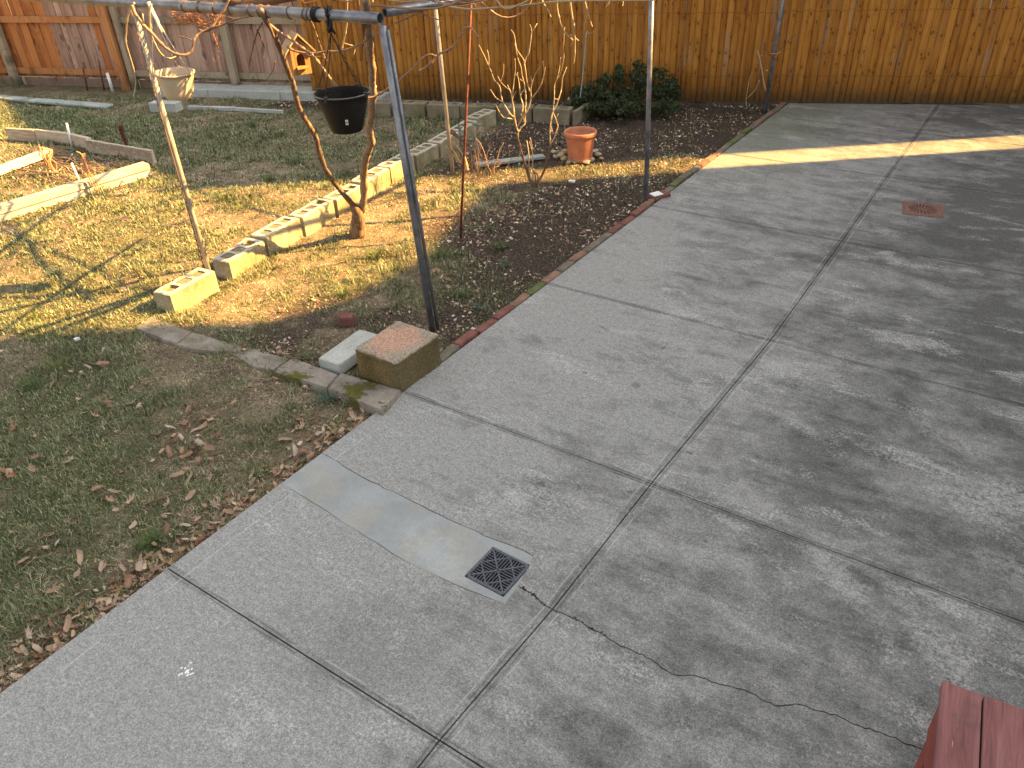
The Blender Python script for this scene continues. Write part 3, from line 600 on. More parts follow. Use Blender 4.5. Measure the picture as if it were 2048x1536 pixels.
for sx in (-1, 1): b.tube([(sx * .14, 0, .006), (sx * .14, 0, .009)], .005, 8)
b.build('screw', MAT['rustplate'], rd)

# ------------------------------------------------------------------ brick edging
edge = tag(empty('brick_edging', (-2.82, 6.7, 0)), 'low line of old bricks set end to end along the driveway edge', 'brick edging')
seq = ['grey', 'red', 'red', 'red', 'brown', 'green', 'brown', 'grey', 'brown', 'grey', 'grey', 'red', 'red', 'red', 'brown', 'red', 'grey', 'green', 'grey', 'grey', 'red', 'brown', 'brown', 'grey', 'green', 'grey', 'green', 'grey', 'brown', 'grey', 'brown', 'grey', 'brown']
y = 3.19
bm0 = {}
for k in ('red', 'brown', 'grey', 'green'):
    b = MB(); b.box((0, 0, 0), (.062, .200, .10), bev=.006, jit=.0016); bm0[k] = b.mesh('brick', MAT['brick_' + k])
for k in seq:
    x = -2.792 - .012 * max(0, (y - 3)) / 7 - (.01 if rnd.random() < .3 else 0)
    o = link('brick', bm0[k], edge, Vector((x + rnd.uniform(-.005, .005), y + .1, -.032 + rnd.uniform(-.008, .006))) - edge.location, (rnd.uniform(-.03, .03), rnd.uniform(-.05, .05), rnd.uniform(-.035, .035)))
    y += .2135

# ------------------------------------------------------------------ orange stockade fence
f2 = tag(empty('picket_fence', (-2.7, fence_y(-2.7), 0)), 'tall stockade fence of narrow orange brown knotty pickets at the back', 'fence')
pk = []
for v_ in range(4):
    b = MB(); w_ = .0375; n = 6; H2 = 1.86 + v_ * .01
    prof = [(w_ * math.sin(a), -.026 * math.cos(a) - .004 * rnd.uniform(0, 1)) for a in [math.radians(-90 + 180 * i / n) for i in range(n + 1)]] + [(w_, .004), (-w_, .004)]
    prof = [(x_ * (1), y_) for x_, y_ in prof]; k = len(prof)
    vs = [(x_ , y_, zz) for zz in (0, H2 - .07) for x_, y_ in prof] + [(x_ * .25, y_ * .6, H2) for x_, y_ in prof]
    b.add(vs, [(j * k + i, j * k + (i + 1) % k, j * k + k + (i + 1) % k, j * k + k + i) for j in range(2) for i in range(k)] + [tuple(range(k))[::-1], tuple(range(2 * k, 3 * k))])
    me = b.mesh('picket', MAT['picket']); pk.append(me)
fa = math.atan(.42); fdir = (math.cos(fa), math.sin(fa)); L = 0; x = -8.62
while x < 3.1:
    wsc = rnd.uniform(.9, 1.08)
    if x > -1.5: wsc *= 1.15
    st = .0715 * wsc
    yy = fence_y(x) + rnd.uniform(-.004, .004)
    o = link('picket', rnd.choice(pk), f2, Vector((x, yy + .03, -.03 + rnd.uniform(0, .008) + (.02 if x < -3 else .035))) - f2.location, (rnd.uniform(-.004, .004), rnd.uniform(-.006, .006), fa + rnd.uniform(-.025, .025)), (wsc, rnd.uniform(.8, 1.15), 1))
    x += st * fdir[0]
for zz in (.28, 1.0, 1.62):
    b = MB(); b.box((0, 0, 0), (12.4, .04, .085), fa); b.build('rail', MAT['picket'], f2, Vector((-2.8 - .0, fence_y(-2.8) + .065, zz)) - f2.location)
for i in range(6):
    x = -8.4 + i * 2.3; b = MB(); b.box((0, 0, .9), (.09, .09, 1.9), fa); b.build('post', MAT['post_grey'], f2, Vector((x - .05, fence_y(x) + .14, 0)) - f2.location)
# nail heads along the rails
# ------------------------------------------------------------------ older board fence on the left
def fy2(x): return 7.61 + .335 * (x + 10.03)
f1 = tag(empty('board_fence', (-12, fy2(-12), 0)), 'board fence on the left with rails and posts facing the garden', 'fence')
fb = math.atan(.335); cb_, sb_ = math.cos(fb), math.sin(fb)
bme = []
for nm in ('board', 'board_orange'):
    for v_ in range(2):
        b = MB(); b.box((0, 0, .9), (.112, .019, 1.66), jit=.0012); bme.append(b.mesh('board', MAT[nm]))
x = -17.4
while x < -8.55:
    org = x < -12.1 and not (-12.75 < x < -12.35 and False)
    if -12.9 < x < -12.15: org = False
    me = rnd.choice(bme[2:]) if org else rnd.choice(bme[:2]); w_ = rnd.uniform(.85, 1.15)
    link('board', me, f1, Vector((x, fy2(x) + .10 + .011 * (int(x * 9.3) % 2), .04 + rnd.uniform(-.01, .01))) - f1.location, (rnd.uniform(-.01, .01), rnd.uniform(-.012, .012), fb), (w_, 1, 1))
    x += .1010 * w_ * cb_
def rail(x0, x1, z, mat, h=.085):
    xm = (x0 + x1) / 2; b = MB(); b.box((0, 0, 0), ((x1 - x0) / cb_, .038, h), fb, jit=.002); b.build('rail', MAT[mat], f1, Vector((xm, fy2(xm) + .062, z)) - f1.location)
pst = [(-13.72, 'post_grey', .115), (-11.80, 'post_orange', .12), (-9.98, 'post_grey', .10), (-15.9, 'post_grey', .11)]
for px_, mt, w_ in pst:
    b = MB(); b.box((0, 0, .93), (w_, .09, 1.95), fb, bev=.006); b.build('post', MAT[mt], f1, Vector((px_, fy2(px_) - .01, -.05)) - f1.location, (rnd.uniform(-.01, .01), rnd.uniform(-.01, .01), 0))
b = MB(); b.box((0, 0, .93), (.085, .085, 1.95), fb, bev=.006); b.build('post', MAT['post_grey'], f1, Vector((-11.68, fy2(-11.68) + .035, -.05)) - f1.location)
rr_ = [(-17.5, -13.72), (-13.72, -11.80), (-11.7, -9.98), (-9.98, -8.6)]
for i, (a, c_) in enumerate(rr_):
    for zz in (.205, .94, 1.55): rail(a + .03, c_ - .03, zz, ['post_orange', 'post_orange', 'post_grey', 'post_grey'][i])
    if i < 3:
        b = MB(); xm = (a + c_) / 2; b.box((0, 0, 0), ((c_ - a) / cb_ - .05, .03, .13), fb); b.build('kickboard', MAT['board'], f1, Vector((xm, fy2(xm) + .125, .035)) - f1.location)

# concrete kerb strip at the foot of the left fence
strip = tag(empty('concrete_kerb', (-9, 7.7, 0)), 'long pale concrete kerb strip along the foot of the board fence', 'kerb')
xs = [-11.0, -10.2, -9.1, -8.35, -7.55]
for a, c_ in zip(xs, xs[1:]):
    b = MB(); xm = (a + c_) / 2; b.box((0, 0, 0), ((c_ - a) / cb_ - .008, .36, .16), fb, bev=.006, jit=.002)
    b.build('concrete_section', MAT['greypaver'], strip, Vector((xm, fy2(xm) - .16 + (.0 if xm < -8.6 else -.12), .01)) - strip.location)
tag(tube := MB().tube([(*G(225, 181), -.02), (*G(225, 181), .25)], .022, 10).build('drain_pipe', MAT['white_pvc']), 'short white plastic pipe at the foot of the orange fence post', 'pipe')
for k, (a, b_) in enumerate((((166, 135), (174, 178)), ((198, 130), (208, 178)))):
    p0 = Vector((*G(*b_), -.02)); p1 = atr(*a, rng_of(p0.x, p0.y)); 
    tag(MB().tube([p0, p1], .012, 6).build('metal_stake', MAT['rust']), ['thin rusty stake in front of the orange fence, farther from its post', 'thin rusty stake in front of the orange fence, closer to its post'][k], 'stake', 'rusty stakes by the fence')

# ------------------------------------------------------------------ cinder blocks
def block_mesh(name, L=.44, Wd=.185, Hh=.20, filled=True, seed=0, mat='cinder'):
    r0 = random.Random(seed); hl, hw = L / 2, Wd / 2; bv = .006
    core = []
    for i in range(3):
        cx_ = (-1 + i) * L * .29; cw, cl = hw * .56, L * .105
        core.append([Vector((cx_ + cl * a + r0.uniform(-.003, .003), cw * b_ + r0.uniform(-.003, .003), 0)) for a, b_ in ((-1, -.7), (-.7, -1), (.7, -1), (1, -.7), (1, .7), (.7, 1), (-.7, 1), (-1, .7))])
    def edge(n, a, b_): return [Vector((a[0] + (b_[0] - a[0]) * i / n, a[1] + (b_[1] - a[1]) * i / n, 0)) for i in range(n)]
    A = [(-hl, -hw), (hl, -hw), (hl, hw), (-hl, hw)]
    outer = sum([edge(10 if i % 2 == 0 else 5, A[i], A[(i + 1) % 4]) for i in range(4)], [])
    outer = [p + Vector((r0.uniform(-.004, .004), r0.uniform(-.004, .004), 0)) * (2.2 if r0.random() < .12 else 1) for p in outer]
    inner = [Vector((p.x * (1 - .008 / hl), p.y * (1 - .008 / hw), 0)) for p in outer]
    polys = [inner] + core; tri = tessellate_polygon(polys); fl = [p for h in polys for p in h]
    b = MB(); zt = Hh - .0
    b.add([(p.x, p.y, zt - r0.uniform(0, .002)) for p in fl], [(a, c_, d_) if (fl[c_] - fl[a]).cross(fl[d_] - fl[a]).z > 0 else (a, d_, c_) for a, c_, d_ in tri])
    n = len(outer)
    b.add([(p.x, p.y, 0) for p in outer] + [(p.x, p.y, zt - .007 - r0.uniform(0, .003)) for p in outer] + [(p.x, p.y, zt - .001) for p in inner], [(j * n + i, j * n + (i + 1) % n, j * n + n + (i + 1) % n, j * n + n + i) for j in range(2) for i in range(n)])
    for h in core:
        k = len(h); dep = r0.choice([.006, .012, .022]) if filled else .12
        b.add([(p.x, p.y, zt) for p in h] + [(p.x, p.y, zt - dep) for p in h], [((i + 1) % k, i, k + i, k + (i + 1) % k) for i in range(k)])
        b.add([(p.x, p.y, zt - dep) for p in h], [tuple(range(k))], m=1)
    return b.mesh(name, [MAT[mat], MAT['fill']])
R0 = Vector((-5.07, 3.33)); R1 = Vector((-5.70, 7.93)); nB = 10
rl = ['lit yellow cinder block nearest the leaning pole, beyond it in the diagonal row', 'second cinder block beyond the leaning pole in the diagonal row', 'third cinder block beyond the leaning pole in the diagonal row',
      'cinder block just left of the vine trunk in the diagonal row', 'cinder block directly behind the vine fork in the diagonal row', 'cinder block seen between vine trunk and grey front post',
      'shaded cinder block just right of the front post in the diagonal row', 'cinder block between the front post and the pale back post in the diagonal row', 'cinder block behind the rust red rod in the diagonal row', 'farthest cinder block of the diagonal row, touching the rear block row']
o = link('cinder_block', block_mesh('cinder_block', .44, .17, seed=1)); 
a_ = math.atan2(.40, -.05)
o.location = (-4.965, 2.955, -.055); o.rotation_euler = (0, 0, a_); tag(o, 'nearest cinder block of the diagonal row, standing before the leaning pole', 'cinder block', 'diagonal row of cinder blocks')
for i in range(nB):
    tt = (i + .5) / nB; p = R0.lerp(R1, tt); ang = math.atan2((R1 - R0).y, (R1 - R0).x) + rnd.uniform(-.05, .05)
    o = link('cinder_block', block_mesh('cinder_block', .43, .17, seed=i + 2)); o.location = (p.x + rnd.uniform(-.02, .02), p.y, -.057 + rnd.uniform(-.012, .012)); o.rotation_euler = (rnd.uniform(-.03, .03), rnd.uniform(-.02, .02), ang)
    tag(o, rl[i], 'cinder block', 'diagonal row of cinder blocks')
fr = [((729, 229), (782, 231)), ((789, 231), (851, 233)), ((854, 233), (920, 236)), ((922, 236), (990, 238)), ((993, 238), (1064, 241)), ((1066, 241), (1139, 246))]
fl_ = ['rear row cinder block half hidden by the black hanging pot and vine', 'rear row cinder block just right of the thick grey front post', 'rear row cinder block crossed by the pale back post', 'rear row cinder block behind the rust red rod', 'rear row cinder block behind the bare shrub, next to last on the right', 'rear row cinder block at the right end, against the mossy board']
for i, (a, c_) in enumerate(fr):
    A = Vector(G(*a)); B = Vector(G(*c_)); d = (B - A); ang = math.atan2(d.y, d.x)
    o = link('cinder_block', block_mesh('cinder_block', d.length - .012, .17, .205, seed=30 + i, mat='cinder_moss')); c0 = (A + B) / 2 + Vector((-math.sin(ang), math.cos(ang))) * .085
    o.location = (c0.x, c0.y, -.055 + rnd.uniform(-.006, .006)); o.rotation_euler = (0, 0, ang); tag(o, fl_[i], 'cinder block', 'rear row of cinder blocks')
def bar_obj(name, A, B, w, h, z, mat, label, cat, group=None, bev=.004, tilt=0.0, jit=.002, kind=None):
    A = Vector(A); B = Vector(B); d = B - A; c0 = (A + B) / 2; bb = MB(); bb.box((0, 0, 0), (w, d.length, h), 0, bev=bev, jit=jit)
    o = bb.build(name, MAT[mat], None, (c0.x, c0.y, z), (tilt, 0, math.atan2(d.y, d.x) - math.pi / 2)); return tag(o, label, cat, group, kind)
bar_obj('plank', (-4.72, 8.28), (-4.84, 9.45), .035, .20, .045, 'cinder_moss', 'mossy board on edge closing the right end of the rear block bed', 'board')
bar_obj('plank', (-5.25, 9.05), (-4.86, 9.22), .09, .03, .06, 'greypaver', 'pale narrow strip lying in the bed below the orange fence', 'strip')
bar_obj('plank', (-4.86, 6.44), (-4.36, 7.02), .10, .03, .012, 'plank_grey', 'weathered grey green plank lying behind the bare shrub', 'plank')
# left garden bed timbers
tw_ = tag(empty('timber_edging', (-8.0, 3.0, 0)), 'long whitewashed timber edging in bright sun at the left edge', 'timber')
for (zc, ww, dx_, hh_) in ((.085, .115, .0, .062), (.012, .10, -.004, .078)):
    A = Vector((-8.12 + dx_, 1.4)); B = Vector((-7.86 + dx_, 4.64)); d = B - A; b = MB(); b.box((0, 0, 0), (ww, d.length, hh_), 0, bev=.004, jit=.0025); b.build('timber_board', MAT['plank_white'], tw_, Vector(((A.x + B.x) / 2, (A.y + B.y) / 2, zc)) - tw_.location, (0, rnd.uniform(-.02, .02), math.atan2(d.y, d.x) - math.pi / 2))
bar_obj('timber', (-9.1, 2.6), (-9.55, 4.5), .09, .08, .03, 'plank_white', 'shorter pale timber behind the long whitewashed one at the left edge', 'timber')
tb = [((-10.75, 4.66), (-10.32, 4.79), 'faded short end board at the left of the garden bed timbers'), ((-10.32, 4.80), (-9.74, 4.90), 'tan board left of the white stake in the garden bed edge'), ((-9.72, 4.90), (-9.30, 4.89), 'short tan board right of the white stake in the garden bed edge'), ((-9.29, 4.84), (-8.17, 4.93), 'long tan board at the right corner of the garden bed edge')]
for A, B, l in tb: bar_obj('timber', A, B, .045, .15, .045, 'plank', l, 'board', 'tan boards edging the garden bed')
A, B = (-12.25, 5.90), (-10.95, 6.17); bar_obj('plank', A, B, .17, .03, .012, 'plank_grey', 'long grey plank lying flat on the lawn before the orange fence', 'plank')
tile = tag(empty('tile_row', (-12.9, 5.75, 0)), 'row of narrow grey slats laid flat at the end of the grey plank', 'slats')
for k in range(8):
    b = MB(); b.box((0, 0, 0), (.135, .16, .03), bev=.003, jit=.002); b.build('slat', MAT['plank_grey'], tile, Vector((-12.33 - k * .15, 5.885 - k * .026, .008)) - tile.location, (0, 0, .18))
bar_obj('concrete_block', (-10.30, 6.42), (-9.9, 6.55), .16, .12, .03, 'greypaver', 'pale grey block on the lawn below the tan hanging pot', 'concrete block')
bar_obj('stone_strip', (-9.86, 6.66), (-9.2, 6.90), .06, .05, .0, 'greypaver', 'left piece of the thin grey edging strip behind the leaning pole', 'edging strip', 'thin grey edging strips on the lawn')
bar_obj('stone_strip', (-9.19, 6.90), (-8.45, 7.08), .05, .045, .0, 'greypaver', 'right piece of the thin grey edging strip left of the black pot', 'edging strip', 'thin grey edging strips on the lawn')
def stick(name, pb, pt, r0, r1, mat, label, cat, group=None, n=8, lean=0.0):
    p0 = Vector((*G(*pb), -.04)); p1 = atr(*pt, rng_of(*G(*pb)) + lean); return tag(MB().tube([p0, p1], [r0, r1], n).build(name, MAT[mat]), label, cat, group)
stick('stake', (143, 289), (133, 246), .018, .014, 'white_pvc', 'white stake standing behind the tan garden bed boards', 'stake')
stick('stake', (160, 364), (143, 326), .013, .011, 'white_pvc', 'thin white stake standing in the sunlit garden bed', 'stake')
s_ = tag(empty('rusty_bracket', (*G(256, 297), 0)), 'dark rusty forked iron stake behind the garden bed corner', 'stake')
for dx in (-.03, .0):
    b = MB(); p0 = Vector((*G(256, 297), -.03)); b.tube([p0, p0 + Vector((dx, 0, .12)), p0 + Vector((dx * 1.6, 0, .27)), p0 + Vector((dx * 1.2 + .03, 0, .30))], .014, 6); b.build('prong', MAT['rust'], s_, -s_.location)
def twig_bundle(name, pb, pts, label, n=9, spread=.05):
    base = Vector((*G(*pb), 0)); r_ = rng_of(base.x, base.y); o = tag(empty(name, base), label, 'dry stalk')
    for k in range(n):
        P = [base + Vector((rnd.uniform(-.02, .02), rnd.uniform(-.02, .02), -.02))]
        for (x, y) in pts: P.append(atr(x, y, r_) + Vector((rnd.uniform(-spread, spread) * .6, rnd.uniform(-spread, spread), rnd.uniform(-spread, spread) * .5)))
        P = P[:rnd.randint(max(2, len(P) - 1), len(P))]
        b = MB(); b.tube(smooth_path(P, 3), [.009] + [.006] * (len(smooth_path(P, 3)) - 1), 5); b.build('stem', MAT['cane_orange'], o, -base)
    return o
twig_bundle('dry_stalk', (112, 342), [(104, 325), (92, 305), (78, 294)], 'bundle of frayed orange dry stalks leaning left in the garden bed', 9, .07)
twig_bundle('dry_stalk', (197, 385), [(186, 360), (175, 335), (165, 308), (157, 304)], 'curved orange dry stalk leaning against the whitewashed timber', 4, .025)

# ------------------------------------------------------------------ stone edging slabs, blocks and odd bricks
pav = tag(empty('stone_edging', (-3.8, 2.6, 0)), 'row of mossy flat stone slabs set into the lawn edge', 'stone edging')
pl = [[(270, 656), (303, 632), (383, 664), (352, 687)], [(354, 689), (385, 665), (478, 690), (452, 704), (400, 700)], [(455, 704), (480, 691), (520, 700), (512, 726), (500, 730), (470, 712)], [(502, 731), (516, 703), (580, 716), (545, 741)], [(546, 742), (585, 716), (676, 748), (652, 775), (600, 760)], [(655, 776), (682, 745), (802, 780), (765, 822), (700, 795)]]
for i, q_ in enumerate(pl):
    zt = .034 if i > 3 else .014
    P = [G(*p, zt) for p in q_]; P = P[::-1]
    area = sum(P[k][0] * P[(k + 1) % len(P)][1] - P[(k + 1) % len(P)][0] * P[k][1] for k in range(len(P)))
    if area < 0: P = P[::-1]
    P2 = jagged(P + [P[0]], .06, .004)[:-1]; cxm = sum(p[0] for p in P2) / len(P2); cym = sum(p[1] for p in P2) / len(P2)
    n = len(P2); b = MB(); ins = [(cxm + (x - cxm) * .98, cym + (y - cym) * .96) for x, y in P2]
    b.add([(x - cxm, y - cym, -.09) for x, y in P2] + [(x - cxm, y - cym, zt - .012) for x, y in P2] + [(x - cxm, y - cym, zt + rnd.uniform(-.002, .002)) for x, y in ins], [(j * n + k, j * n + (k + 1) % n, j * n + n + (k + 1) % n, j * n + n + k) for j in range(2) for k in range(n)] + [tuple(range(2 * n, 3 * n))])
    b.build('stone_slab', MAT['mossslab'], pav, Vector((cxm, cym, 0)) - pav.location)

def rough_block(name, Wx, Wy, Hh, mat, seg=10, amp=.003, bev=.012, dish=0.0, taper=0.0):
    bm = bmesh.new(); bmesh.ops.create_cube(bm, size=1); bmesh.ops.subdivide_edges(bm, edges=bm.edges[:], cuts=seg * 2, use_grid_fill=True)
    r0 = random.Random(3); hx, hy, hz = Wx / 2, Wy / 2, Hh / 2
    for v in bm.verts:
        p = Vector(((abs(v.co.x * 2) ** .8) * (1 if v.co.x > 0 else -1) * hx, (abs(v.co.y * 2) ** .8) * (1 if v.co.y > 0 else -1) * hy, (abs(v.co.z * 2) ** .8) * (1 if v.co.z > 0 else -1) * hz))
        q = Vector((max(-hx + bev, min(hx - bev, p.x)), max(-hy + bev, min(hy - bev, p.y)), max(-hz + bev, min(hz - bev, p.z)))); d = p - q
        if d.length > 1e-6: p = q + d.normalized() * bev
        if dish and p.z > hz - .001: p.z -= dish * max(0, 1 - (p.x / hx) ** 2) * max(0, 1 - (p.y / hy) ** 2)
        v.co = p + Vector((r0.uniform(-amp, amp), r0.uniform(-amp, amp), r0.uniform(-amp, amp) + hz))
    for f_ in bm.faces: f_.smooth = True
    me = bpy.data.meshes.new(name); bm.to_mesh(me); bm.free(); me.materials.append(MAT[mat]); return me
o = link('concrete_block', rough_block('concrete_block', .335, .40, .25, 'aggregate', 9, .0025, .016, .004)); o.location = (-2.925, 2.985, -.03); o.rotation_euler = (0, 0, math.radians(-1))
tag(o, 'big rough brown concrete block with worn pinkish top at the driveway edge', 'concrete block')
o = link('paver', rough_block('paver', .17, .41, .085, 'greypaver', 5, .001, .006)); o.location = (-3.315, 2.95, -.005); o.rotation_euler = (0, .0, math.radians(4)); tag(o, 'smooth pale grey paver lying left of the big brown block', 'paver')
bb = rough_block('brick', .10, .07, .08, 'brick_red', 2, .002, .005); o = link('brick', bb); o.location = (*G(693, 642), -.03); o.rotation_euler = (.06, .05, .5); tag(o, 'small piece of red brick lying in the grass above the grey paver', 'brick')
bb = rough_block('brick', .10, .19, .08, 'brick_red', 2, .002, .005); o = link('brick', bb); o.location = (*G(1318, 394), -.045); o.rotation_euler = (.03, .05, -.5); tag(o, 'red brick with a white painted patch beside the right post foot', 'brick')
b = MB(); b.box((0, 0, .083), (.08, .10, .004)); b.build('paint_patch', MAT['paper'], o, (-.005, -.03, 0))

# ------------------------------------------------------------------ pipe arbour
arb = tag(empty('pipe_arbour', (-4.2, 4.5, 0)), 'grape arbour frame of grey metal pipes on thin leaning posts', 'arbour')
AO = arb.location
def pipe(name, P, r, mat, cap=True, n=14):
    b = MB(); b.tube(P, r, n, caps=False)
    P = [Vector(p) for p in P]
    # hollow ends
    for e, q_ in ((P[0], P[1]), (P[-1], P[-2])):
        d = (q_ - e).normalized(); b.tube([e, e + d * .04], r * .82, n, caps=False, m=0); 
        u = d.orthogonal().normalized(); w = d.cross(u); k0 = len(b.v)
        vs = [e + (u * math.cos(6.2832 * k / n) + w * math.sin(6.2832 * k / n)) * rr for rr in (r, r * .82) for k in range(n)]
        b.add(vs, [(k, (k + 1) % n, n + (k + 1) % n, n + k) for k in range(n)])
        b.add([e + d * .04 + (u * math.cos(6.2832 * k / n) + w * math.sin(6.2832 * k / n)) * r * .82 for k in range(n)], [tuple(range(n))], m=1)
    return b.build(name, [MAT[mat], MAT['dark']], arb, -AO)
ZT = 1.95
pf = Vector((*G(761, 37, ZT), ZT)); pl_ = Vector((*G(225, 3, ZT), ZT)); dL = (pl_ - pf)
pipe('crossbeam', [pf, pf + dL * 1.8], .031, 'pipe')
p2a = Vector((*G(770, 30, ZT), ZT + .012)); p2b = Vector((*G(940, 2, ZT), ZT + .012)); dB = (p2b - p2a); p2e = Vector((-2.80, 6.5, ZT + .02))
pipe('crossbeam', [p2a, p2b, p2e, Vector((-2.85, 10.0, ZT + .02))], .024, 'pipe')
def post(pb, pt, r, mat, ext=0.0, rt_=None, zb=-.05):
    p0 = Vector((*G(*pb), zb)); p1 = atr(*pt, rt_ or rng_of(*G(*pb))); d = (p1 - p0); p1 = p0 + d * ((ZT + .0 - zb) / d.z) if ext else p1
    b = MB(); b.tube([p0, (p0 + p1) / 2, p1], r, 12); return b.build('post', MAT[mat], arb, -AO), p0, p1
front_xy = rng_of(*G(757, 38, ZT))
post((865, 657), (765, 52), .021, 'pipe', 0, front_xy + .02)
post((425, 567), (266, 14), .019, 'pole', 0, rng_of(*G(265, 8, ZT)) + .0)
_, _, prt = post((1292, 405), (1303, 0), .021, 'pipe', 1)
post((905, 342), (869, 0), .020, 'pole', 1)
post((1198, 165), (1210, 0), .020, 'pipe', 1)
_, _, pft = post((1530, 222), (1567, 0), .022, 'pipe', 1)
post((686, 172), (682, 40), .020, 'pipe', 1)
# flat channel running down the left post and the front post, as welded strips
b = MB(); p0 = Vector((*G(417, 566), -.02)); p1 = atr(262, 20, rng_of(*G(262, 12, ZT)) + .02); b.tube([p0, p1], .004, 4); b.build('guide_wire', MAT['cane_dark'], arb, -AO)
b = MB(); p0 = Vector((*G(876, 656), -.03)); p1 = atr(776, 60, front_xy + .01); b.tube([p0, p1], [.011, .011], 4); b.build('edge_strip', MAT['pipe'], arb, -AO)
for yb in (4.80, 6.40, 8.2, 9.95):
    b = MB(); b.tube([(-2.75, yb, ZT + .05), (-8.0, yb + .25, ZT + .05)], .015, 8); b.build('crossbeam', MAT['pipe'], arb, -AO)
for xb in (-5.15,):
    b = MB(); b.tube([(xb, 3.3, ZT + .085), (xb - .3, 10.0, ZT + .085)], .012, 8); b.build('crossbeam', MAT['pipe'], arb, -AO)
# coupling and wire wraps on the front pipe
def along(px): 
    t_ = (761 - px) / (761 - 225); return pf + dL * t_
for px_ in (395, 428, 460, 492, 531, 550, 565, 606, 634, 641, 652):
    c0 = along(px_); d = dL.normalized(); u = Vector((0, 0, 1)); w = d.cross(u); b = MB()
    b.tube([c0 + (u * math.cos(a) + w * math.sin(a)) * .0335 + d * .004 * math.sin(a * 2 + px_) for a in [6.2832 * k / 14 for k in range(15)]], .0028, 4, caps=False); b.build('wire_wrap', MAT['cane_dark'], arb, -AO)
# timber pole lying over the arbour at the top left
b = MB(); P = [atr(448, -12, 5.35), atr(480, 4, 5.35), atr(545, -4, 5.3), atr(640, -25, 5.3)]; b.tube(smooth_path(P, 3), .038, 10); tag(b.build('wooden_pole', MAT['cane_dark']), 'dark round wooden pole lying on top of the arbour pipe', 'pole')
# rust red rod
p0 = Vector((*G(920, 470), -.05)); p1 = atr(942, 0, rng_of(*G(920, 470)) - .12); p1 = p0 + (p1 - p0) * 1.06
tag(MB().tube([p0, (p0 + p1) / 2, p1], .0105, 8).build('iron_rod', MAT['rust']), 'thin rust red iron rod standing upright in the dark bed', 'rod')

# ------------------------------------------------------------------ grape vine
vine = tag(empty('grape_vine', (-4.71, 4.51, 0)), 'old two stemmed grape vine climbing from the lawn to the arbour', 'vine'); VO = vine.location
rb = rng_of(-4.71, 4.51); rp = rng_of(*G(530, 25, ZT))
base = [(714, 470), (716, 448), (715, 430)]
P = path_r(base + [(709, 415), (701, 404), (687, 388), (673, 371), (662, 355), (651, 339), (644, 320), (638, 303), (632, 276), (622, 258), (613, 243), (604, 228), (597, 213), (592, 196), (585, 165), (577, 145), (570, 125), (562, 104), (553, 80), (545, 62), (530, 38), (522, 20)], rb, rp, .012); P[0].z = -.05
sp_ = smooth_path(P, 5); n = len(sp_); b = MB()
b.tube(sp_, [max(.015, .072 - .05 * min(1, i / 20) - .007 * i / n) * (1 + .12 * min(1, i / 18) * math.sin(i * .8) * math.sin(i * .27)) for i in range(n)], 14, knob=.10); b.build('trunk', MAT['bark'], vine, -VO)
rp2 = rng_of(*G(735, 40, ZT)) + .05
P = path_r([(716, 440), (721, 425), (725, 415), (727, 395), (728, 371), (727, 350), (729, 333), (731, 318), (735, 303), (741, 290), (742, 276), (739, 258), (740, 243), (744, 225), (744, 207), (746, 190), (744, 160), (745, 140), (741, 118), (740, 100), (739, 80), (737, 62), (735, 45), (733, 25), (728, -5)], rb, rp2, .012)
sp_ = smooth_path(P, 5); n = len(sp_); b = MB(); b.tube(sp_, [(.030 - .010 * i / n) * (1 + .15 * math.sin(i * .9) * math.sin(i * .23)) for i in range(n)], 12, knob=.16); b.build('stem', MAT['bark'], vine, -VO)
P = path_r([(722, 120), (724, 95), (727, 70), (728, 48)], rb + .2, rp2 + .15, 0); MB().tube(P, [.012, .014, .013, .012], 8, knob=.1).build('stem', MAT['cane_dark'], vine, -VO)
def cane(pts, r0, r1, rad, mat='cane', sub=4, parent=vine, name='cane', kn=.0):
    P = smooth_path(path_r(pts, r0, r1, .01), sub); n = len(P); b = MB()
    rs = [rad * (1 - .45 * i / n) * (1.0 + (.55 if (i % (sub * 2) == 0 and i) else 0)) for i in range(n)]
    b.tube(P, rs, 6, knob=kn); return b.build(name, MAT[mat], parent, -parent.location)
q2 = lambda pts: Z(450, 0, 4, pts)
cane(q2([(330, 170), (410, 240), (490, 290), (560, 340), (620, 385), (690, 430), (740, 490), (780, 540), (820, 600), (860, 650), (900, 700), (940, 740), (990, 765), (1050, 785), (1120, 785), (1190, 775), (1250, 745), (1300, 710), (1370, 665), (1440, 600), (1490, 560), (1530, 520), (1580, 465), (1640, 435), (1690, 450)]), 5.2, 5.0, .0085)
cane(q2([(1550, 570), (1600, 545), (1650, 500), (1700, 440), (1800, 390), (1850, 345), (1880, 290), (1905, 235), (1922, 200), (1928, 100), (1935, -10)]), 5.05, 4.9, .008)
cane(q2([(1900, 240), (1945, 215), (1975, 230), (2000, 262), (2030, 295)]), 4.95, 4.95, .005)
cane(q2([(500, 375), (560, 410), (700, 430), (800, 412), (920, 410), (1040, 372), (1120, 330), (1200, 280), (1280, 225), (1350, 190), (1450, 145), (1560, 90), (1640, 30), (1700, -20)]), 5.3, 4.85, .0075)
cane(q2([(1560, 95), (1620, 130), (1690, 150), (1748, 188)]), 4.85, 4.9, .005)
cane(q2([(610, 100), (640, 100), (680, 160), (708, 210), (735, 290), (760, 360), (790, 440), (830, 520)]), 5.0, 5.3, .005)
cane(q2([(640, 440), (720, 455), (800, 462)]), 5.3, 5.25, .006, 'cane_dark')
cane(q2([(300, 180), (265, 240), (235, 330), (215, 420), (200, 480), (190, 545)]), 5.2, 5.3, .0045, 'cane_dark')
cane(q2([(255, 240), (285, 300), (312, 372)]), 5.2, 5.25, .0055, 'cane_dark')
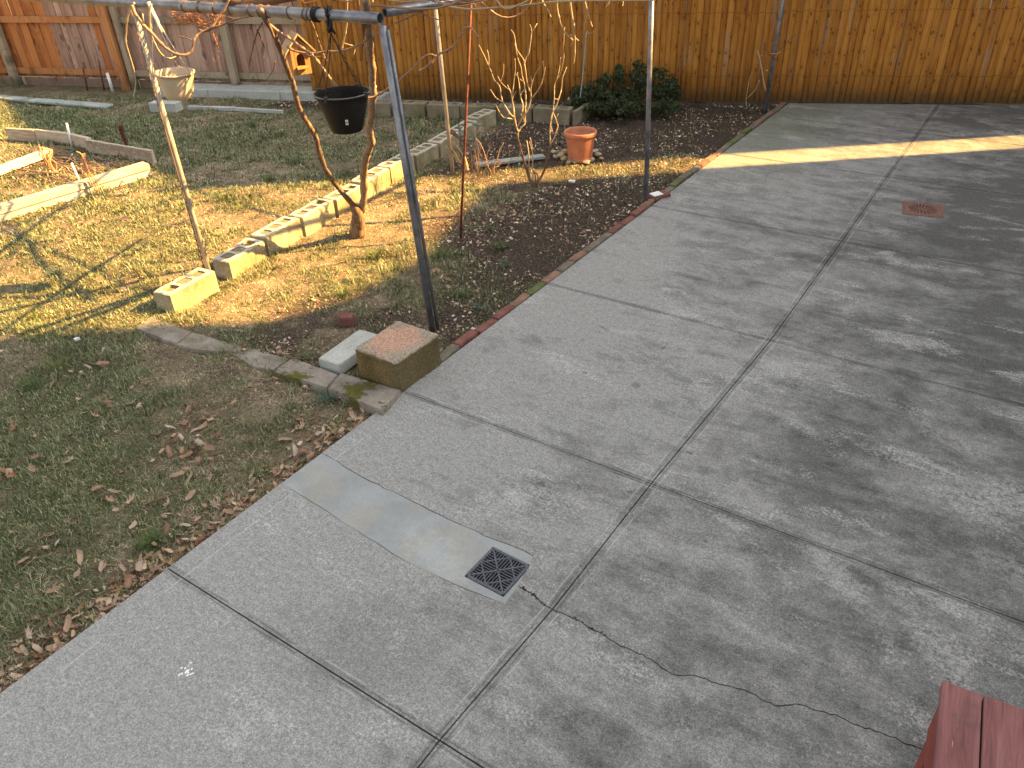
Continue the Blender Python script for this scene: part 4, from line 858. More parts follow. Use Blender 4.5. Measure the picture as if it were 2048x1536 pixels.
cane(q2([(310, 160), (350, 210), (380, 250), (405, 290), (400, 320)]), 5.2, 5.2, .009, 'cane_dark', kn=.2)
cane(q2([(330, 170), (370, 230), (395, 300)]), 5.2, 5.15, .008, 'cane_dark', kn=.2)
cane(q2([(400, 490), (385, 560), (340, 630)]), 5.6, 5.7, .004, 'cane_dark')
q1 = lambda pts: Z(0, 0, 4, pts)
cane(q1([(1055, 40), (1080, 110), (1150, 205), (1220, 270), (1290, 350), (1350, 400), (1420, 435), (1490, 438), (1530, 400), (1550, 330), (1570, 290), (1620, 255), (1700, 210), (1735, 150), (1790, 80), (1835, -10)]), 5.3, 5.2, .0095, 'cane', kn=.1)
cane(q1([(1590, 240), (1650, 250), (1720, 215), (1790, 195), (1880, 155), (1990, 135)]), 5.3, 5.2, .006, 'cane_dark')
cane(q1([(1430, 290), (1480, 300), (1530, 318)]), 5.35, 5.3, .005, 'cane_dark')
cane(q1([(1210, 30), (1195, 120), (1200, 200), (1210, 270), (1240, 350), (1290, 430), (1350, 468), (1410, 450)]), 5.25, 5.35, .006, 'cane_pale')
cane(q1([(1075, 20), (1040, 80), (1015, 160), (1010, 250), (1005, 330), (1030, 420), (1065, 540), (1085, 640), (1080, 720), (1065, 775)]), 5.35, 5.6, .0055, 'cane_pale')
cane(q1([(1140, 110), (1150, 180)]), 5.3, 5.3, .004, 'cane_pale')
cane(q1([(1620, 130), (1680, 200), (1700, 260), (1720, 310), (1745, 380), (1750, 440), (1730, 490), (1705, 470)]), 5.4, 5.5, .0035, 'cane_orange')
cane(q1([(1700, 250), (1735, 300), (1718, 400)]), 5.4, 5.5, .003, 'cane_orange')
cane(q2([(1180, -10), (1185, 40)]), 5.2, 5.2, .004, 'cane_pale')
cane(q2([(975, -10), (972, 180), (960, 260), (945, 340), (938, 380), (930, 430)]), 5.5, 5.7, .0075, 'cane_pale', kn=.1)
cane(q2([(950, 345), (1000, 360), (1040, 375), (1030, 440)]), 5.6, 5.6, .004, 'cane_pale')
q4 = lambda pts: Z(800, 0, 6.827, pts)
cane(q4([(1085, 0), (1150, 70), (1260, 160), (1340, 210), (1430, 240), (1530, 235), (1630, 200), (1720, 120), (1770, 60), (1800, -20)]), 5.3, 5.3, .0065)
cane(q4([(970, 10), (1010, 50), (1040, 95)]), 5.0, 5.0, .004)
q5 = lambda pts: Z(1000, 0, 5.689, pts)
cane(q5([(650, -20), (650, 90), (670, 190), (690, 270), (740, 370), (830, 460)]), 6.8, 6.9, .0075, 'cane_pale')
cane(q5([(790, -20), (810, 130), (835, 280), (850, 430), (850, 600), (840, 725)]), 6.8, 7.0, .0095, 'cane_pale')
cane(q5([(805, 395), (830, 470), (850, 500)]), 6.9, 6.95, .006, 'cane_pale'); cane(q5([(850, 430), (895, 465)]), 6.95, 6.95, .006, 'cane_pale'); cane(q5([(845, 495), (815, 495), (805, 525)]), 6.95, 6.95, .004, 'cane_pale')
cane(q5([(955, -20), (985, 100), (1010, 190), (1050, 308)]), 6.8, 6.9, .008, 'cane_pale')
cane(q5([(465, -20), (510, 70), (550, 130), (578, 195)]), 6.0, 6.1, .008, 'cane_pale')
cane(q5([(1250, -10), (1235, 40), (1205, 80)]), 6.6, 6.6, .006, 'cane_pale'); cane(q5([(1380, -10), (1400, 30), (1390, 70)]), 6.6, 6.6, .006, 'cane_pale')
cane(q5([(735, 310), (725, 480), (725, 660), (700, 790), (665, 890)]), 7.2, 7.3, .004, 'cane_pale')
cane(q5([(1030, -10), (1010, 110), (965, 260), (960, 320), (1015, 378), (1070, 355), (1115, 325)]), 8.2, 8.3, .003, 'cane_pale')
# canes woven over the top of the frame, seen along the top edge
def over(npts, x0, x1, yc0, yc1, rad, mat):
    k = 5; P = []
    for i in range(k):
        t_ = i / (k - 1); P.append((x0 + (x1 - x0) * t_ + rnd.uniform(-.06, .06), yc0 + (yc1 - yc0) * t_ + rnd.uniform(-.12, .12), ZT + .04 + rnd.uniform(0, .14)))
    sp = smooth_path(P, 4); b = MB(); b.tube(sp, [rad * (1 - .4 * i / len(sp)) * (1.35 if i % 6 == 0 else 1) for i in range(len(sp))], 5); b.build('cane', MAT[mat], vine, -VO)
for k in range(85):
    x0 = rnd.uniform(-6.0, -3.0); L_ = rnd.uniform(.7, 1.9); over(5, x0, x0 + rnd.choice((-1, 1)) * L_, 3.42 + rnd.uniform(.0, .45), 3.45 + rnd.uniform(0, .6), rnd.uniform(.003, .0065), rnd.choice(['cane_orange', 'cane_orange', 'cane', 'cane_pale']))
for k in range(34):
    x0 = rnd.uniform(-7.5, -3.0); y0_ = rnd.uniform(4.0, 8.5); a = rnd.uniform(0, 6.28); L_ = rnd.uniform(1.0, 2.4); over(5, x0, x0 + math.cos(a) * L_, y0_, y0_ + math.sin(a) * L_, rnd.uniform(.004, .009), 'cane')
over(5, -3.2, -6.9, 4.6, 5.3, .022, 'bark'); over(5, -4.0, -6.2, 3.7, 7.0, .018, 'bark'); over(5, -5.0, -7.5, 6.0, 5.0, .016, 'bark')
# dry tendril tangle caught under the pipe
tn = MB()
for k in range(60):
    c0 = along(rnd.uniform(365, 470)) + Vector((0, rnd.uniform(-.03, .05), -.05 - rnd.random() * .05)); P = [c0 + Vector((rnd.uniform(-.10, .10), rnd.uniform(-.03, .03), rnd.uniform(-.02, .03))) for _ in range(4)]; tn.tube(smooth_path(P, 3), .0022, 3, caps=False)
tn.build('dry_tendrils', MAT['cane_orange'], vine, -VO)['kind'] = 'stuff'
# ties of twine on the right stem
tw = MB()
for k in range(3):
    P = [atr(x + rnd.uniform(-4, 4), y + rnd.uniform(-3, 3), rb - .35 + rnd.uniform(-.03, .03)) for x, y in [(740, 118), (746, 126), (742, 140), (748, 152), (744, 165), (750, 172), (746, 178)]]; tw.tube(smooth_path(P, 3), .004, 4)
tw.build('twine', MAT['rope_white'], vine, -VO)

# ------------------------------------------------------------------ hanging pots
def pot(name, loc, prof, mat, n=40): 
    b = MB(); b.lathe(prof, n); return b
tl = rng_of(*G(305, 20, ZT)); c_ = atr(349, 147, tl + .05)
tp = tag(empty('hanging_pot', c_), 'tan plastic hanging pot on white strings near the leaning pole', 'hanging pot')
b = MB(); b.lathe([(.0, -.150), (.073, -.150), (.080, -.146), (.090, -.125), (.094, -.11), (.114, -.02), (.116, .0), (.125, .002), (.127, .009), (.123, .012), (.114, .010), (.110, -.01), (.092, -.09), (.0, -.09)], 40); b.build('bowl', MAT['tan'], tp, rot=(0, .06, 0))
hk = atr(303, 22, tl) - c_
for a, ex in ((.2, 0), (2.3, 0), (4.2, 0)):
    b = MB(); e_ = Vector((.13 * math.cos(a), .13 * math.sin(a), .01)); b.tube([e_, (e_ + hk) / 2 + Vector((0, 0, -.01)), hk], .0035, 5); b.build('string', MAT['rope_white'], tp)
    b = MB(); b.box(tuple(e_), (.02, .016, .022), a); b.build('clip', MAT['tan'], tp)
b = MB(); b.tube([hk + Vector((-.01, 0, .05)), hk, hk + Vector((.03, 0, -.05)), hk + Vector((.02, .01, -.12))], .012, 6, knob=.3); b.build('knot', MAT['rope_white'], tp)
rk = rng_of(*G(660, 32, ZT)); c_ = atr(684, 186, rk + .03)
bp = tag(empty('hanging_pot', c_), 'large black woven plastic hanging pot with a small white sticker', 'hanging pot')
b = MB(); b.lathe([(.0, -.215), (.086, -.215), (.092, -.21), (.148, -.03), (.152, -.012), (.162, -.010), (.165, .0), (.161, .007), (.152, .004), (.147, -.02), (.090, -.20), (.0, -.202)], 48); b.build('bowl', MAT['weave'], bp)
b = MB(); b.tube([(.1635 * math.cos(a), .1635 * math.sin(a), .003) for a in [6.2832 * k / 48 for k in range(49)]], .0042, 6, caps=False); b.build('rim', plain('scuffed black rim', (.10, .10, .10), .35), bp)
hk = atr(662, 66, rk) - c_
wi = 0
for a in (.15, 1.75, 3.3, 4.9):
    e_ = Vector((.163 * math.cos(a), .163 * math.sin(a), .0)); MB().tube([e_ + Vector((0, 0, -.02)), e_ + Vector((0, 0, .02)), e_.lerp(hk, .5) + Vector((0, 0, -.008)), hk], .0028, 5).build('wire', MAT['rope_black'], bp)
    MB().box(tuple(e_), (.018, .018, .03), a).build('clip', MAT['black'], bp)
b = MB(); top = atr(654, 22, rk) - c_
for k in range(9):
    b.tube(smooth_path([top + Vector((rnd.uniform(-.02, .02), rnd.uniform(-.03, .03), rnd.uniform(-.02, .03))), top.lerp(hk, .45) + Vector((rnd.uniform(-.015, .015), rnd.uniform(-.01, .01), 0)), hk + Vector((rnd.uniform(-.02, .02), rnd.uniform(-.02, .02), rnd.uniform(-.01, .02)))], 3), .007, 5)
for k in range(3):
    cc = along(650 + k * 3) - c_; d = dL.normalized(); u = Vector((0, 0, 1)); w = d.cross(u); b.tube([cc + (u * math.cos(a) + w * math.sin(a)) * .036 for a in [6.2832 * j / 12 for j in range(13)]], .006, 5, caps=False)
b.build('rope_wrap', MAT['rope_black'], bp)
# sticker follows the pot wall, facing the camera side
ca = math.atan2(-c_.y, -c_.x); b = MB(); vs = []
for j in range(2):
    for i in range(5):
        a = ca + .02 + (i - 2) * .033 ; z_ = -.122 - j * .032; rr = .1515 + (z_ + .03) * .21 + .0 ; rr = .092 + .056 * (z_ + .21) / .18 + .003; vs.append((rr * math.cos(a), rr * math.sin(a), z_))
b.add(vs, [(i, i + 1, i + 6, i + 5) for i in range(4)]); b.build('sticker', MAT['paper'], bp)
b = MB()
for i, (u0, u1, v0, v1) in enumerate([(-.042, -.034, .3, .8), (-.030, -.027, .3, .8), (-.022, -.012, .25, .8), (-.008, -.003, .3, .8), (.0, .010, .3, .75), (.016, .020, .3, .8), (.045, .055, .35, .7)]):
    vs = []
    for v_ in (v0, v1):
        for u_ in (u0, u1):
            a = ca + .02 + u_; z_ = -.122 - v_ * .032; rr = .092 + .056 * (z_ + .21) / .18 + .0042; vs.append((rr * math.cos(a), rr * math.sin(a), z_))
    b.add(vs, [(0, 1, 3, 2)])
b.build('print', MAT['black'], bp)

# ------------------------------------------------------------------ birdhouse
rbh = 5.9; c0 = atr(602, 146, rbh)
bh = tag(empty('birdhouse', c0, math.atan2(c0.y, c0.x) - math.pi / 2 + .25), 'small wooden birdhouse with peaked roof and arched hole hanging under the arbour', 'birdhouse')
MW = mat_wood('birdhouse wood', ((.28, .13, .04), (.44, .23, .08), (.56, .33, .14)), knots=False); MW2 = mat_wood('birdhouse roof wood', ((.26, .18, .10), (.38, .27, .16), (.48, .36, .23)), knots=False)
w_, h_, d_ = .062, .155, .055
arch = [(.028 * math.sin(a), .105 + .028 * math.cos(a)) for a in [math.radians(90 - 180 * i / 8) for i in range(9)]] + [(-.028, .055), (.028, .055)]
outer = [Vector(p) for p in [(-w_, 0, 0), (w_, 0, 0), (w_, h_, 0), (0, h_ + .095, 0), (-w_, h_, 0)]]; hol = [Vector((x, y, 0)) for x, y in arch]
tri = tessellate_polygon([outer, hol]); fl = outer + hol
b = MB(); b.add([(p.x, -d_, p.y) for p in fl], [tuple(t3) for t3 in tri]); b.add([(p.x, -d_ + .012, p.y) for p in fl], [tuple(t3)[::-1] for t3 in tri])
k = len(hol); b.add([(p.x, -d_, p.y) for p in hol] + [(p.x, -d_ + .012, p.y) for p in hol], [(i, (i + 1) % k, k + (i + 1) % k, k + i) for i in range(k)]); b.build('front', MW, bh)
b = MB(); b.box((-w_ + .005, 0, h_ / 2), (.01, 2 * d_ - .004, h_)); b.box((w_ - .005, 0, h_ / 2), (.01, 2 * d_ - .004, h_)); b.build('side', MW, bh)
b = MB(); b.box((0, d_ - .005, h_ / 2), (2 * w_ - .02, .01, h_)); b.add([(-w_, d_, h_), (w_, d_, h_), (0, d_, h_ + .095)], [(0, 1, 2)]); b.build('back', MW, bh)
MB().box((0, 0, .004), (2 * w_ - .022, 2 * d_ - .02, .01)).build('floor', MW, bh)
MB().box((0, -d_ - .012, .045), (.075, .03, .012)).build('perch', MW, bh)
for sg in (-1, 1):
    b = MB(); vs = [(0, y, z) for y in (-d_ - .03, d_ + .02) for z in (h_ + .112, h_ + .098)] + [(sg * .105, y, z) for y in (-d_ - .03, d_ + .02) for z in (h_ - .008, h_ - .020)]
    b.add(vs, [(0, 2, 6, 4), (1, 5, 7, 3), (0, 4, 5, 1), (2, 3, 7, 6), (4, 6, 7, 5)]); b.build('roof', MW2, bh)
MB().tube([(0, 0, h_ + .105), (.0, 0, ZT + .07 - c0.z)], .0022, 4).build('wire', MAT['cane_dark'], bh)

# ------------------------------------------------------------------ terracotta pot with ring of stones
pb_ = G(1160, 318); tpot = tag(empty('flower_pot', (*pb_, -.01)), 'terracotta flower pot with thick rim standing on stones', 'flower pot')
b = MB(); b.lathe([(.0, 0), (.118, 0), (.124, .006), (.130, .035), (.127, .040), (.129, .045), (.150, .24), (.152, .258), (.170, .262), (.173, .272), (.173, .295), (.168, .305), (.158, .306), (.152, .298), (.148, .27), (.130, .20), (.0, .20)], 48); b.build('bowl', MAT['terra'], tpot)
b = MB(); b.lathe([(0, .0), (.05, .004), (.1, -.002), (.132, -.004)], 20, c=(0, 0, .213)); b.build('soil', MAT['soil'], tpot)
def stone_mesh(s, seed):
    r0 = random.Random(seed); bm = bmesh.new(); bmesh.ops.create_icosphere(bm, subdivisions=2, radius=1)
    kx, ky, kz = r0.uniform(.8, 1.3), r0.uniform(.7, 1.0), r0.uniform(.45, .75)
    pl_s = [(Vector((r0.gauss(0, 1), r0.gauss(0, 1), r0.gauss(0, 1))).normalized(), r0.uniform(.6, .85)) for _ in range(7)]
    for v in bm.verts:
        for nrm, dd in pl_s:
            e = v.co.dot(nrm) - dd
            if e > 0: v.co -= nrm * e
        v.co = Vector((v.co.x * kx, v.co.y * ky, v.co.z * kz)) * s
    me = bpy.data.meshes.new('stone'); bm.to_mesh(me); bm.free(); me.materials.append(MAT['stone']); return me
sms = [stone_mesh(1, k) for k in range(6)]
rocks = [((1146, 324), .055, 'pale angular stone at the front left foot of the terracotta pot'), ((1172, 324), .05, 'tan stone at the front of the terracotta pot'), ((1183, 320), .04, 'small stone at the right front of the terracotta pot'), ((1128, 318), .045, 'tan stone left of the terracotta pot, lowest in the pile'),
         ((1122, 312), .05, 'tan stone in the pile just left of the terracotta pot'), ((1112, 314), .035, 'small stone at the outer left of the pile by the pot'), ((1117, 306), .04, 'brown stone on the left pile behind the pot foot'), ((1128, 305), .05, 'larger tan stone touching the left side of the pot'), ((1196, 311), .05, 'grey stone right of the terracotta pot'), ((1190, 303), .04, 'small grey stone behind the right side of the pot'), ((1106, 305), .035, 'small grey stone farthest left by the pot'), ((1203, 318), .032, 'small stone at the outer right of the pot'), ((1136, 326), .03, 'small grey pebble at the left front of the pot')]
for p_, s_, l in rocks:
    s_ *= 1.0; o = link('stone', rnd.choice(sms)); o.location = (*G(*p_), .0 + s_ * .2); o.scale = (s_, s_, s_); o.rotation_euler = (rnd.uniform(-.3, .3), rnd.uniform(-.3, .3), rnd.uniform(0, 6)); tag(o, l, 'stone', 'stones round the terracotta pot')
b = MB()
for k in range(26):
    s_ = rnd.uniform(.008, .018); a = rnd.uniform(0, 6.28); r_ = rnd.uniform(0, .11); b.box((math.cos(a) * r_, math.sin(a) * r_, .216), (s_, s_ * .8, s_ * .6), a, bev=s_ * .15, jit=s_ * .15)
b.build('pebbles', MAT['stone'], tpot)['kind'] = 'stuff'
b = MB(); b.box((0, 0, 0), (.06, .045, .012), .3, jit=.004); o = b.build('paper_scrap', MAT['paper']); o.location = (*G(1144, 364), .008); tag(o, 'small white scrap lying on the soil right of the bare shrub', 'scrap')
b = MB(); b.box((0, 0, 0), (.03, .028, .012), .3, jit=.004); o = b.build('paper_scrap', MAT['paper']); o.location = (*G(155, 681), .012); tag(o, 'tiny white scrap lying in the grass at the left edge', 'scrap')

# ------------------------------------------------------------------ bare shrub
sb = (-3.99, 6.25); shrub = tag(empty('bare_shrub', (*sb, 0)), 'leafless shrub with pale sunlit branching stems in the bed', 'shrub'); rs_ = rng_of(*sb)
def br(pts, r0, r1, off0=0.0, off1=0.0, mat='cane_pale'):
    P = path_r(pts, rs_ + off0, rs_ + off1, .02); sp = smooth_path(P, 3); n = len(sp); b = MB(); b.tube(sp, [.78 * (r0 + (r1 - r0) * i / n) * (1.3 if i % 5 == 0 else 1) for i in range(n)], 6, knob=.08); b.build('branch', MAT[mat], shrub, -shrub.location)
z6 = lambda pts: Z(1000, 180, 6.827, pts); z5 = lambda pts: Z(880, 50, 6.827, pts)
br(z6([(470, 1320), (440, 1270), (400, 1200), (370, 1100), (340, 1000), (310, 910), (290, 830), (262, 730), (240, 650), (247, 580)]), .017, .011, 0, .02, 'cane_dark')
br(z5([(1070, 1460), (1040, 1380), (1020, 1290), (1010, 1200), (1005, 1120), (985, 1020), (995, 930), (1000, 850), (1015, 720), (1030, 600), (1022, 460)]), .010, .004, .02, -.10)
br(z5([(1020, 1295), (980, 1282), (940, 1275), (900, 1268), (860, 1255), (800, 1170), (765, 1095)]), .007, .004, 0, -.2)
br(z5([(1003, 1255), (960, 1215), (930, 1170), (860, 1050), (835, 960), (820, 850), (780, 790), (740, 750), (700, 640), (665, 560), (600, 410), (530, 270)]), .008, .0035, 0, .25)
br(z5([(665, 560), (668, 440), (645, 340)]), .005, .003, .15, .2); br(z5([(860, 1050), (770, 1000), (720, 930), (685, 880)]), .006, .0035, .1, 0)
br(z5([(985, 1020), (960, 900), (900, 850), (830, 780), (785, 690)]), .006, .003, 0, .15); br(z5([(830, 780), (865, 650), (870, 530)]), .004, .0025, .1, .1); br(z5([(960, 900), (920, 815)]), .004, .003, .1, .1)
br(z5([(985, 1020), (1010, 960), (1040, 905)]), .004, .0025, 0, .05); br(z5([(935, 1240), (945, 1170)]), .004, .003, 0, 0); br(z5([(905, 1265), (900, 1235)]), .004, .003, 0, 0)
br(z5([(1070, 1460), (1120, 1390), (1165, 1335), (1160, 1250), (1170, 1150), (1172, 960), (1150, 800), (1120, 690), (1105, 570), (1060, 450), (1030, 280), (1020, 250)]), .010, .0035, .02, .2)
br(z5([(1060, 1395), (1110, 1290), (1190, 1180), (1240, 1020), (1240, 880), (1265, 760), (1310, 660), (1360, 570)]), .009, .0035, 0, -.15, 'cane_pale')
br(z5([(1240, 1020), (1350, 870), (1400, 750), (1425, 640), (1435, 570)]), .007, .0035, -.05, -.2); br(z5([(1420, 610), (1403, 495)]), .004, .003, -.2, -.2); br(z5([(1255, 785), (1240, 700)]), .004, .003, -.1, -.1)
br(z5([(1225, 905), (1185, 760), (1165, 600), (1155, 520), (1180, 440), (1215, 370), (1240, 200), (1250, 110), (1285, 50), (1325, -20)]), .007, .0045, .1, .1); br(z5([(1155, 520), (1140, 470), (1070, 370), (1040, 300), (1015, 140), (970, 65)]), .006, .0035, .1, .3); br(z5([(1250, 110), (1245, 40), (1225, -10)]), .004, .003, .1, .1)
br(z5([(1130, 1080), (1100, 970), (1080, 800), (1060, 700), (1020, 670)]), .006, .003, .05, .2); br(z5([(1060, 700), (1055, 645)]), .004, .003, .1, .1); br(z5([(1130, 1180), (1130, 1060), (1100, 960), (1150, 880), (1160, 850)]), .006, .003, .02, .2); br(z5([(1140, 780), (1090, 735)]), .004, .003, .1, .1)
br(z5([(1150, 1330), (1130, 1220), (1120, 1160)]), .006, .004, 0, -.1); br(z5([(1160, 1300), (1165, 1200), (1160, 1100)]), .006, .004, 0, -.05); br(z5([(1120, 1260), (1105, 1215)]), .005, .003, 0, -.1)
br(z6([(475, 1315), (520, 1250), (560, 1190), (605, 1090), (640, 980), (660, 890), (680, 800), (692, 730)]), .016, .009, 0, .0, 'cane_dark')
br(z6([(690, 745), (683, 640), (685, 520), (700, 400), (720, 300), (770, 210), (800, 120), (840, 0)]), .009, .005, 0, .1)
br(z5([(1620, 1020), (1660, 860), (1670, 740), (1695, 660), (1730, 575)]), .006, .0035, .1, .15)
br(z5([(1545, 1190), (1560, 1000), (1565, 820), (1600, 730), (1630, 600), (1650, 440)]), .006, .003, .05, .2); br(z5([(1560, 1010), (1620, 1015)]), .004, .004, .05, .1)
br(z5([(1545, 1200), (1585, 1290), (1600, 1350), (1610, 1370), (1590, 1440), (1560, 1530)]), .005, .003, .05, .0); br(z6([(790, 470), (785, 540), (740, 650), (690, 735)]), .005, .004, 0, 0); br(z5([(1590, 1270), (1615, 1210)]), .004, .002, .05, .05)
br(z6([(700, 520), (720, 575), (700, 500)]), .004, .003); br(z6([(675, 700), (690, 600), (705, 540)]), .005, .003)
br(z6([(420, 1230), (400, 1100), (390, 850), (365, 690)]), .008, .005, 0, .05, 'cane_pale'); br(z6([(455, 1260), (450, 1100), (440, 800), (410, 650)]), .008, .004, 0, -.05, 'cane_pale'); br(z6([(440, 850), (410, 740), (400, 700)]), .005, .003, 0, 0)
br(z6([(480, 1290), (485, 1180), (450, 1100)]), .009, .006, 0, 0, 'cane_dark'); br(z6([(500, 1270), (520, 1180), (480, 1120)]), .010, .006, 0, .1, 'cane_dark'); br(z6([(610, 1080), (620, 990)]), .009, .007, 0, 0, 'cane_dark')
# dead stalks and sticks beside the rusty rod
ds = tag(empty('dead_plant', (*G(935, 345), 0)), 'tangle of dead stalks and leaning sticks behind the rust red rod', 'dead plant'); z7 = lambda pts: Z(860, 200, 10.24, pts); DO = ds.location
def dd(pts, r0, rad, mat='cane_pale', r1=None): 
    P = smooth_path(path_r(pts, r0, r1 or r0, .0), 3); b = MB(); b.tube(P, [rad * (1 - .4 * i / len(P)) for i in range(len(P))], 6, knob=.08); b.build('stalk', MAT[mat], ds, -DO)
ra = rng_of(*G(935, 345))
dd(z7([(230, 530), (400, 640), (560, 760), (640, 810)]), ra + .5, .017, 'cane_dark'); dd(z7([(640, 810), (740, 880), (800, 930)]), ra + .5, .012, 'cane_dark'); dd(z7([(440, 600), (520, 680), (600, 770)]), ra + .5, .009, 'cane_dark')
dd(z7([(1015, 1290), (960, 900), (900, 555)]), ra + .3, .016, 'plank'); dd(z7([(640, 1310), (500, 1080), (390, 900)]), ra + .1, .008); dd(z7([(600, 1300), (450, 1090), (320, 960)]), ra + .15, .008); dd(z7([(700, 1150), (600, 1020), (470, 850)]), ra + .2, .008)
dd(z7([(650, 760), (610, 600), (590, 490)]), ra + .7, .02, 'plank_grey'); dd(z7([(720, 430), (850, 460), (1050, 520)]), ra + 1.2, .014, 'plank_grey'); dd(z7([(1050, 560), (1045, 700), (1040, 760)]), ra + 1.0, .012, 'plank'); dd(z7([(730, 800), (900, 820)]), ra + .6, .018, 'plank_grey')
dd(z7([(760, 1440), (740, 1330), (700, 1180), (690, 1100)]), ra, .022, 'cane_pale')
for k in range(38):
    a = rnd.uniform(0, 6.28); P = [Vector((DO.x + rnd.uniform(-.15, .3), DO.y + rnd.uniform(-.1, .25), 0))]; 
    for j in range(4): P.append(P[-1] + Vector((math.cos(a) * .05, math.sin(a) * .05, rnd.uniform(-.02, .11)))); a += rnd.uniform(-.7, .7)
    P = smooth_path(P, 3); MB().tube(P, rnd.uniform(.0018, .0035), 4).build('stalk', MAT[rnd.choice(['cane_dark', 'cane_dark', 'cane'])], ds, -DO)
# slender climber by the far post
cl = tag(empty('rose_canes', (*G(1500, 215), 0)), 'thin bare rose canes growing beside the far right post', 'climber'); z8 = lambda pts: Z(1440, 60, 8.535, pts); rc = rng_of(*G(1530, 222))
def cc2(pts, rad, mat='cane_dark', off=0.0):
    P = smooth_path(path_r(pts, rc + off, rc + off, .03), 3); MB().tube(P, [rad * (1 - .4 * i / len(P)) for i in range(len(P))], 5, knob=.1).build('cane', MAT[mat], cl, -cl.location)
cc2([(1493, 213), (1492, 200), (1496, 175), (1500, 155), (1504, 143)], .006, 'cane_pale'); cc2([(1494, 197), (1510, 180), (1520, 160)], .006, 'cane_pale')
cc2(z8([(780, 1030), (750, 900), (710, 650), (645, 350)]), .010, 'cane_pale', -.1); cc2(z8([(690, 1200), (690, 800), (720, 560), (760, 330), (770, 200)]), .007, 'cane_dark'); cc2(z8([(840, 400), (770, 310), (750, 220)]), .005)
cc2(z8([(900, 470), (1000, 380), (1060, 290), (1150, 210), (1230, 220)]), .008, 'cane_dark', -.05); cc2(z8([(1060, 290), (1200, 150), (1300, 80)]), .005); cc2(z8([(850, 400), (950, 405), (1030, 375)]), .006, 'cane_orange', -.1); cc2(z8([(930, 480), (990, 400), (1035, 370)]), .006, 'cane_orange', -.1); cc2(z8([(690, 700), (650, 850), (660, 1100), (640, 1200)]), .006)
lf = MB()
for k in range(14):
    lf = MB(); p_ = atr(1440 + rnd.uniform(650, 1150) / 8.535, 60 + rnd.uniform(200, 1050) / 8.535, rc - .05); lf.box(tuple(p_), (.02, .014, .003), rnd.uniform(0, 3), jit=.004); lf.build('leaf', MAT['leaf'], cl, -cl.location)
# green garden wire stake leaning on the fence
P = smooth_path(path_r([(1160, 196), (1164, 165), (1169, 110), (1173, 65)], 9.75, 9.9), 3); tag(MB().tube(P, .008, 6).build('bamboo_stake', MAT['plank_grey']), 'slim grey green stake rising behind the mossy board by the fence', 'stake')

# ------------------------------------------------------------------ evergreen bush
def leaf_cloud(n, centres, rad, size, col0, col1, seed, hmin=0.0):
    r = np.random.default_rng(seed); ci = r.integers(0, len(centres), n); C = np.array(centres)[ci]
    u = r.normal(size=(n, 3)); u /= np.linalg.norm(u, axis=1, keepdims=True); rr_ = C[:, 3:4] * (r.random((n, 1)) ** .35)
    P = C[:, :3] + u * rr_ * np.array([1, 1, .8]); P[:, 2] = np.maximum(P[:, 2], hmin + .01 + r.random(n) * .05)
    d = r.normal(size=(n, 3)); d /= np.linalg.norm(d, axis=1, keepdims=True); e = np.cross(d, r.normal(size=(n, 3))); e /= np.linalg.norm(e, axis=1, keepdims=True)
    s = size * r.uniform(.6, 1.4, (n, 1)); V = np.stack([P - d * s, P + e * s * .38, P + d * s, P - e * s * .38], 1)
    t_ = r.random((n, 1)); t_ = np.repeat(t_, 4, 0); c = np.array(col0) * (1 - t_) + np.array(col1) * t_
    return V.reshape(-1, 3), np.arange(n * 4), np.arange(n) * 4, c
bc = G(1245, 236); bush = tag(empty('evergreen_bush', (bc[0], bc[1] + .2, 0)), 'low dark evergreen bush spreading in front of the orange fence', 'bush')
br_ = []
for (px_, py_, off, rad) in [(1190, 205, 0, .24), (1225, 175, .3, .26), (1262, 160, .35, .24), (1300, 180, .25, .26), (1240, 215, -.05, .30), (1210, 235, -.1, .22), (1170, 225, .1, .16), (1285, 215, .0, .28), (1320, 190, .2, .18), (1335, 195, .35, .12), (1265, 245, -.15, .2), (1160, 190, .2, .12), (1225, 252, -.15, .14)]:
    p_ = atr(px_, py_, rng_of(bc[0], bc[1]) + .25 + off * .6); br_.append((p_.x, p_.y, max(p_.z, .06), rad))
sub = []
for (bx_, by_, bz_, bR) in br_ + [(bc[0] - .35, bc[1] + .02, .08, .2), (bc[0] + .05, bc[1] - .08, .08, .2), (bc[0] - .15, bc[1] - .1, .06, .16), (bc[0] + .45, bc[1] + .2, .08, .14)]:
    for k in range(int(5 + bR * 30)):
        u_ = Vector((rnd.gauss(0, 1), rnd.gauss(0, 1), abs(rnd.gauss(0, 1)) * .9)).normalized() * bR * rnd.uniform(.55, 1.2); sub.append((bx_ + u_.x, by_ + u_.y, max(.03, bz_ + u_.z * .8), rnd.uniform(.04, .10)))
br0 = br_; br_ = sub
V, Lp, St, Cc = leaf_cloud(17000, br_, .2, .021, (.012, .020, .008), (.06, .085, .035), 3)
V2, Lp2, St2, C2 = leaf_cloud(1100, br_, .2, .018, (.07, .03, .012), (.16, .07, .03), 4)
V = np.concatenate([V, V2]); Cc = np.concatenate([Cc, C2]); me = np_mesh('foliage', V, np.arange(len(V)), np.arange(len(V) // 4) * 4, MAT['vcol'], Cc); o = link('foliage', me, bush, -bush.location); o['kind'] = 'stuff'
b = MB()
for c4 in br0:
    for k in range(4):
        p1 = Vector((c4[0] + rnd.uniform(-.12, .12), c4[1] + rnd.uniform(-.12, .12), c4[2] + rnd.uniform(-.05, .15))); p0 = Vector((bc[0] + rnd.uniform(-.1, .1), bc[1] + .25, -.02)); b.tube(smooth_path([p0, (p0 + p1) / 2 + Vector((0, 0, .06)), p1], 3), [.010] * 3 + [.005] * 4, 5)
b.build('branch', MAT['cane_dark'], bush, -bush.location)

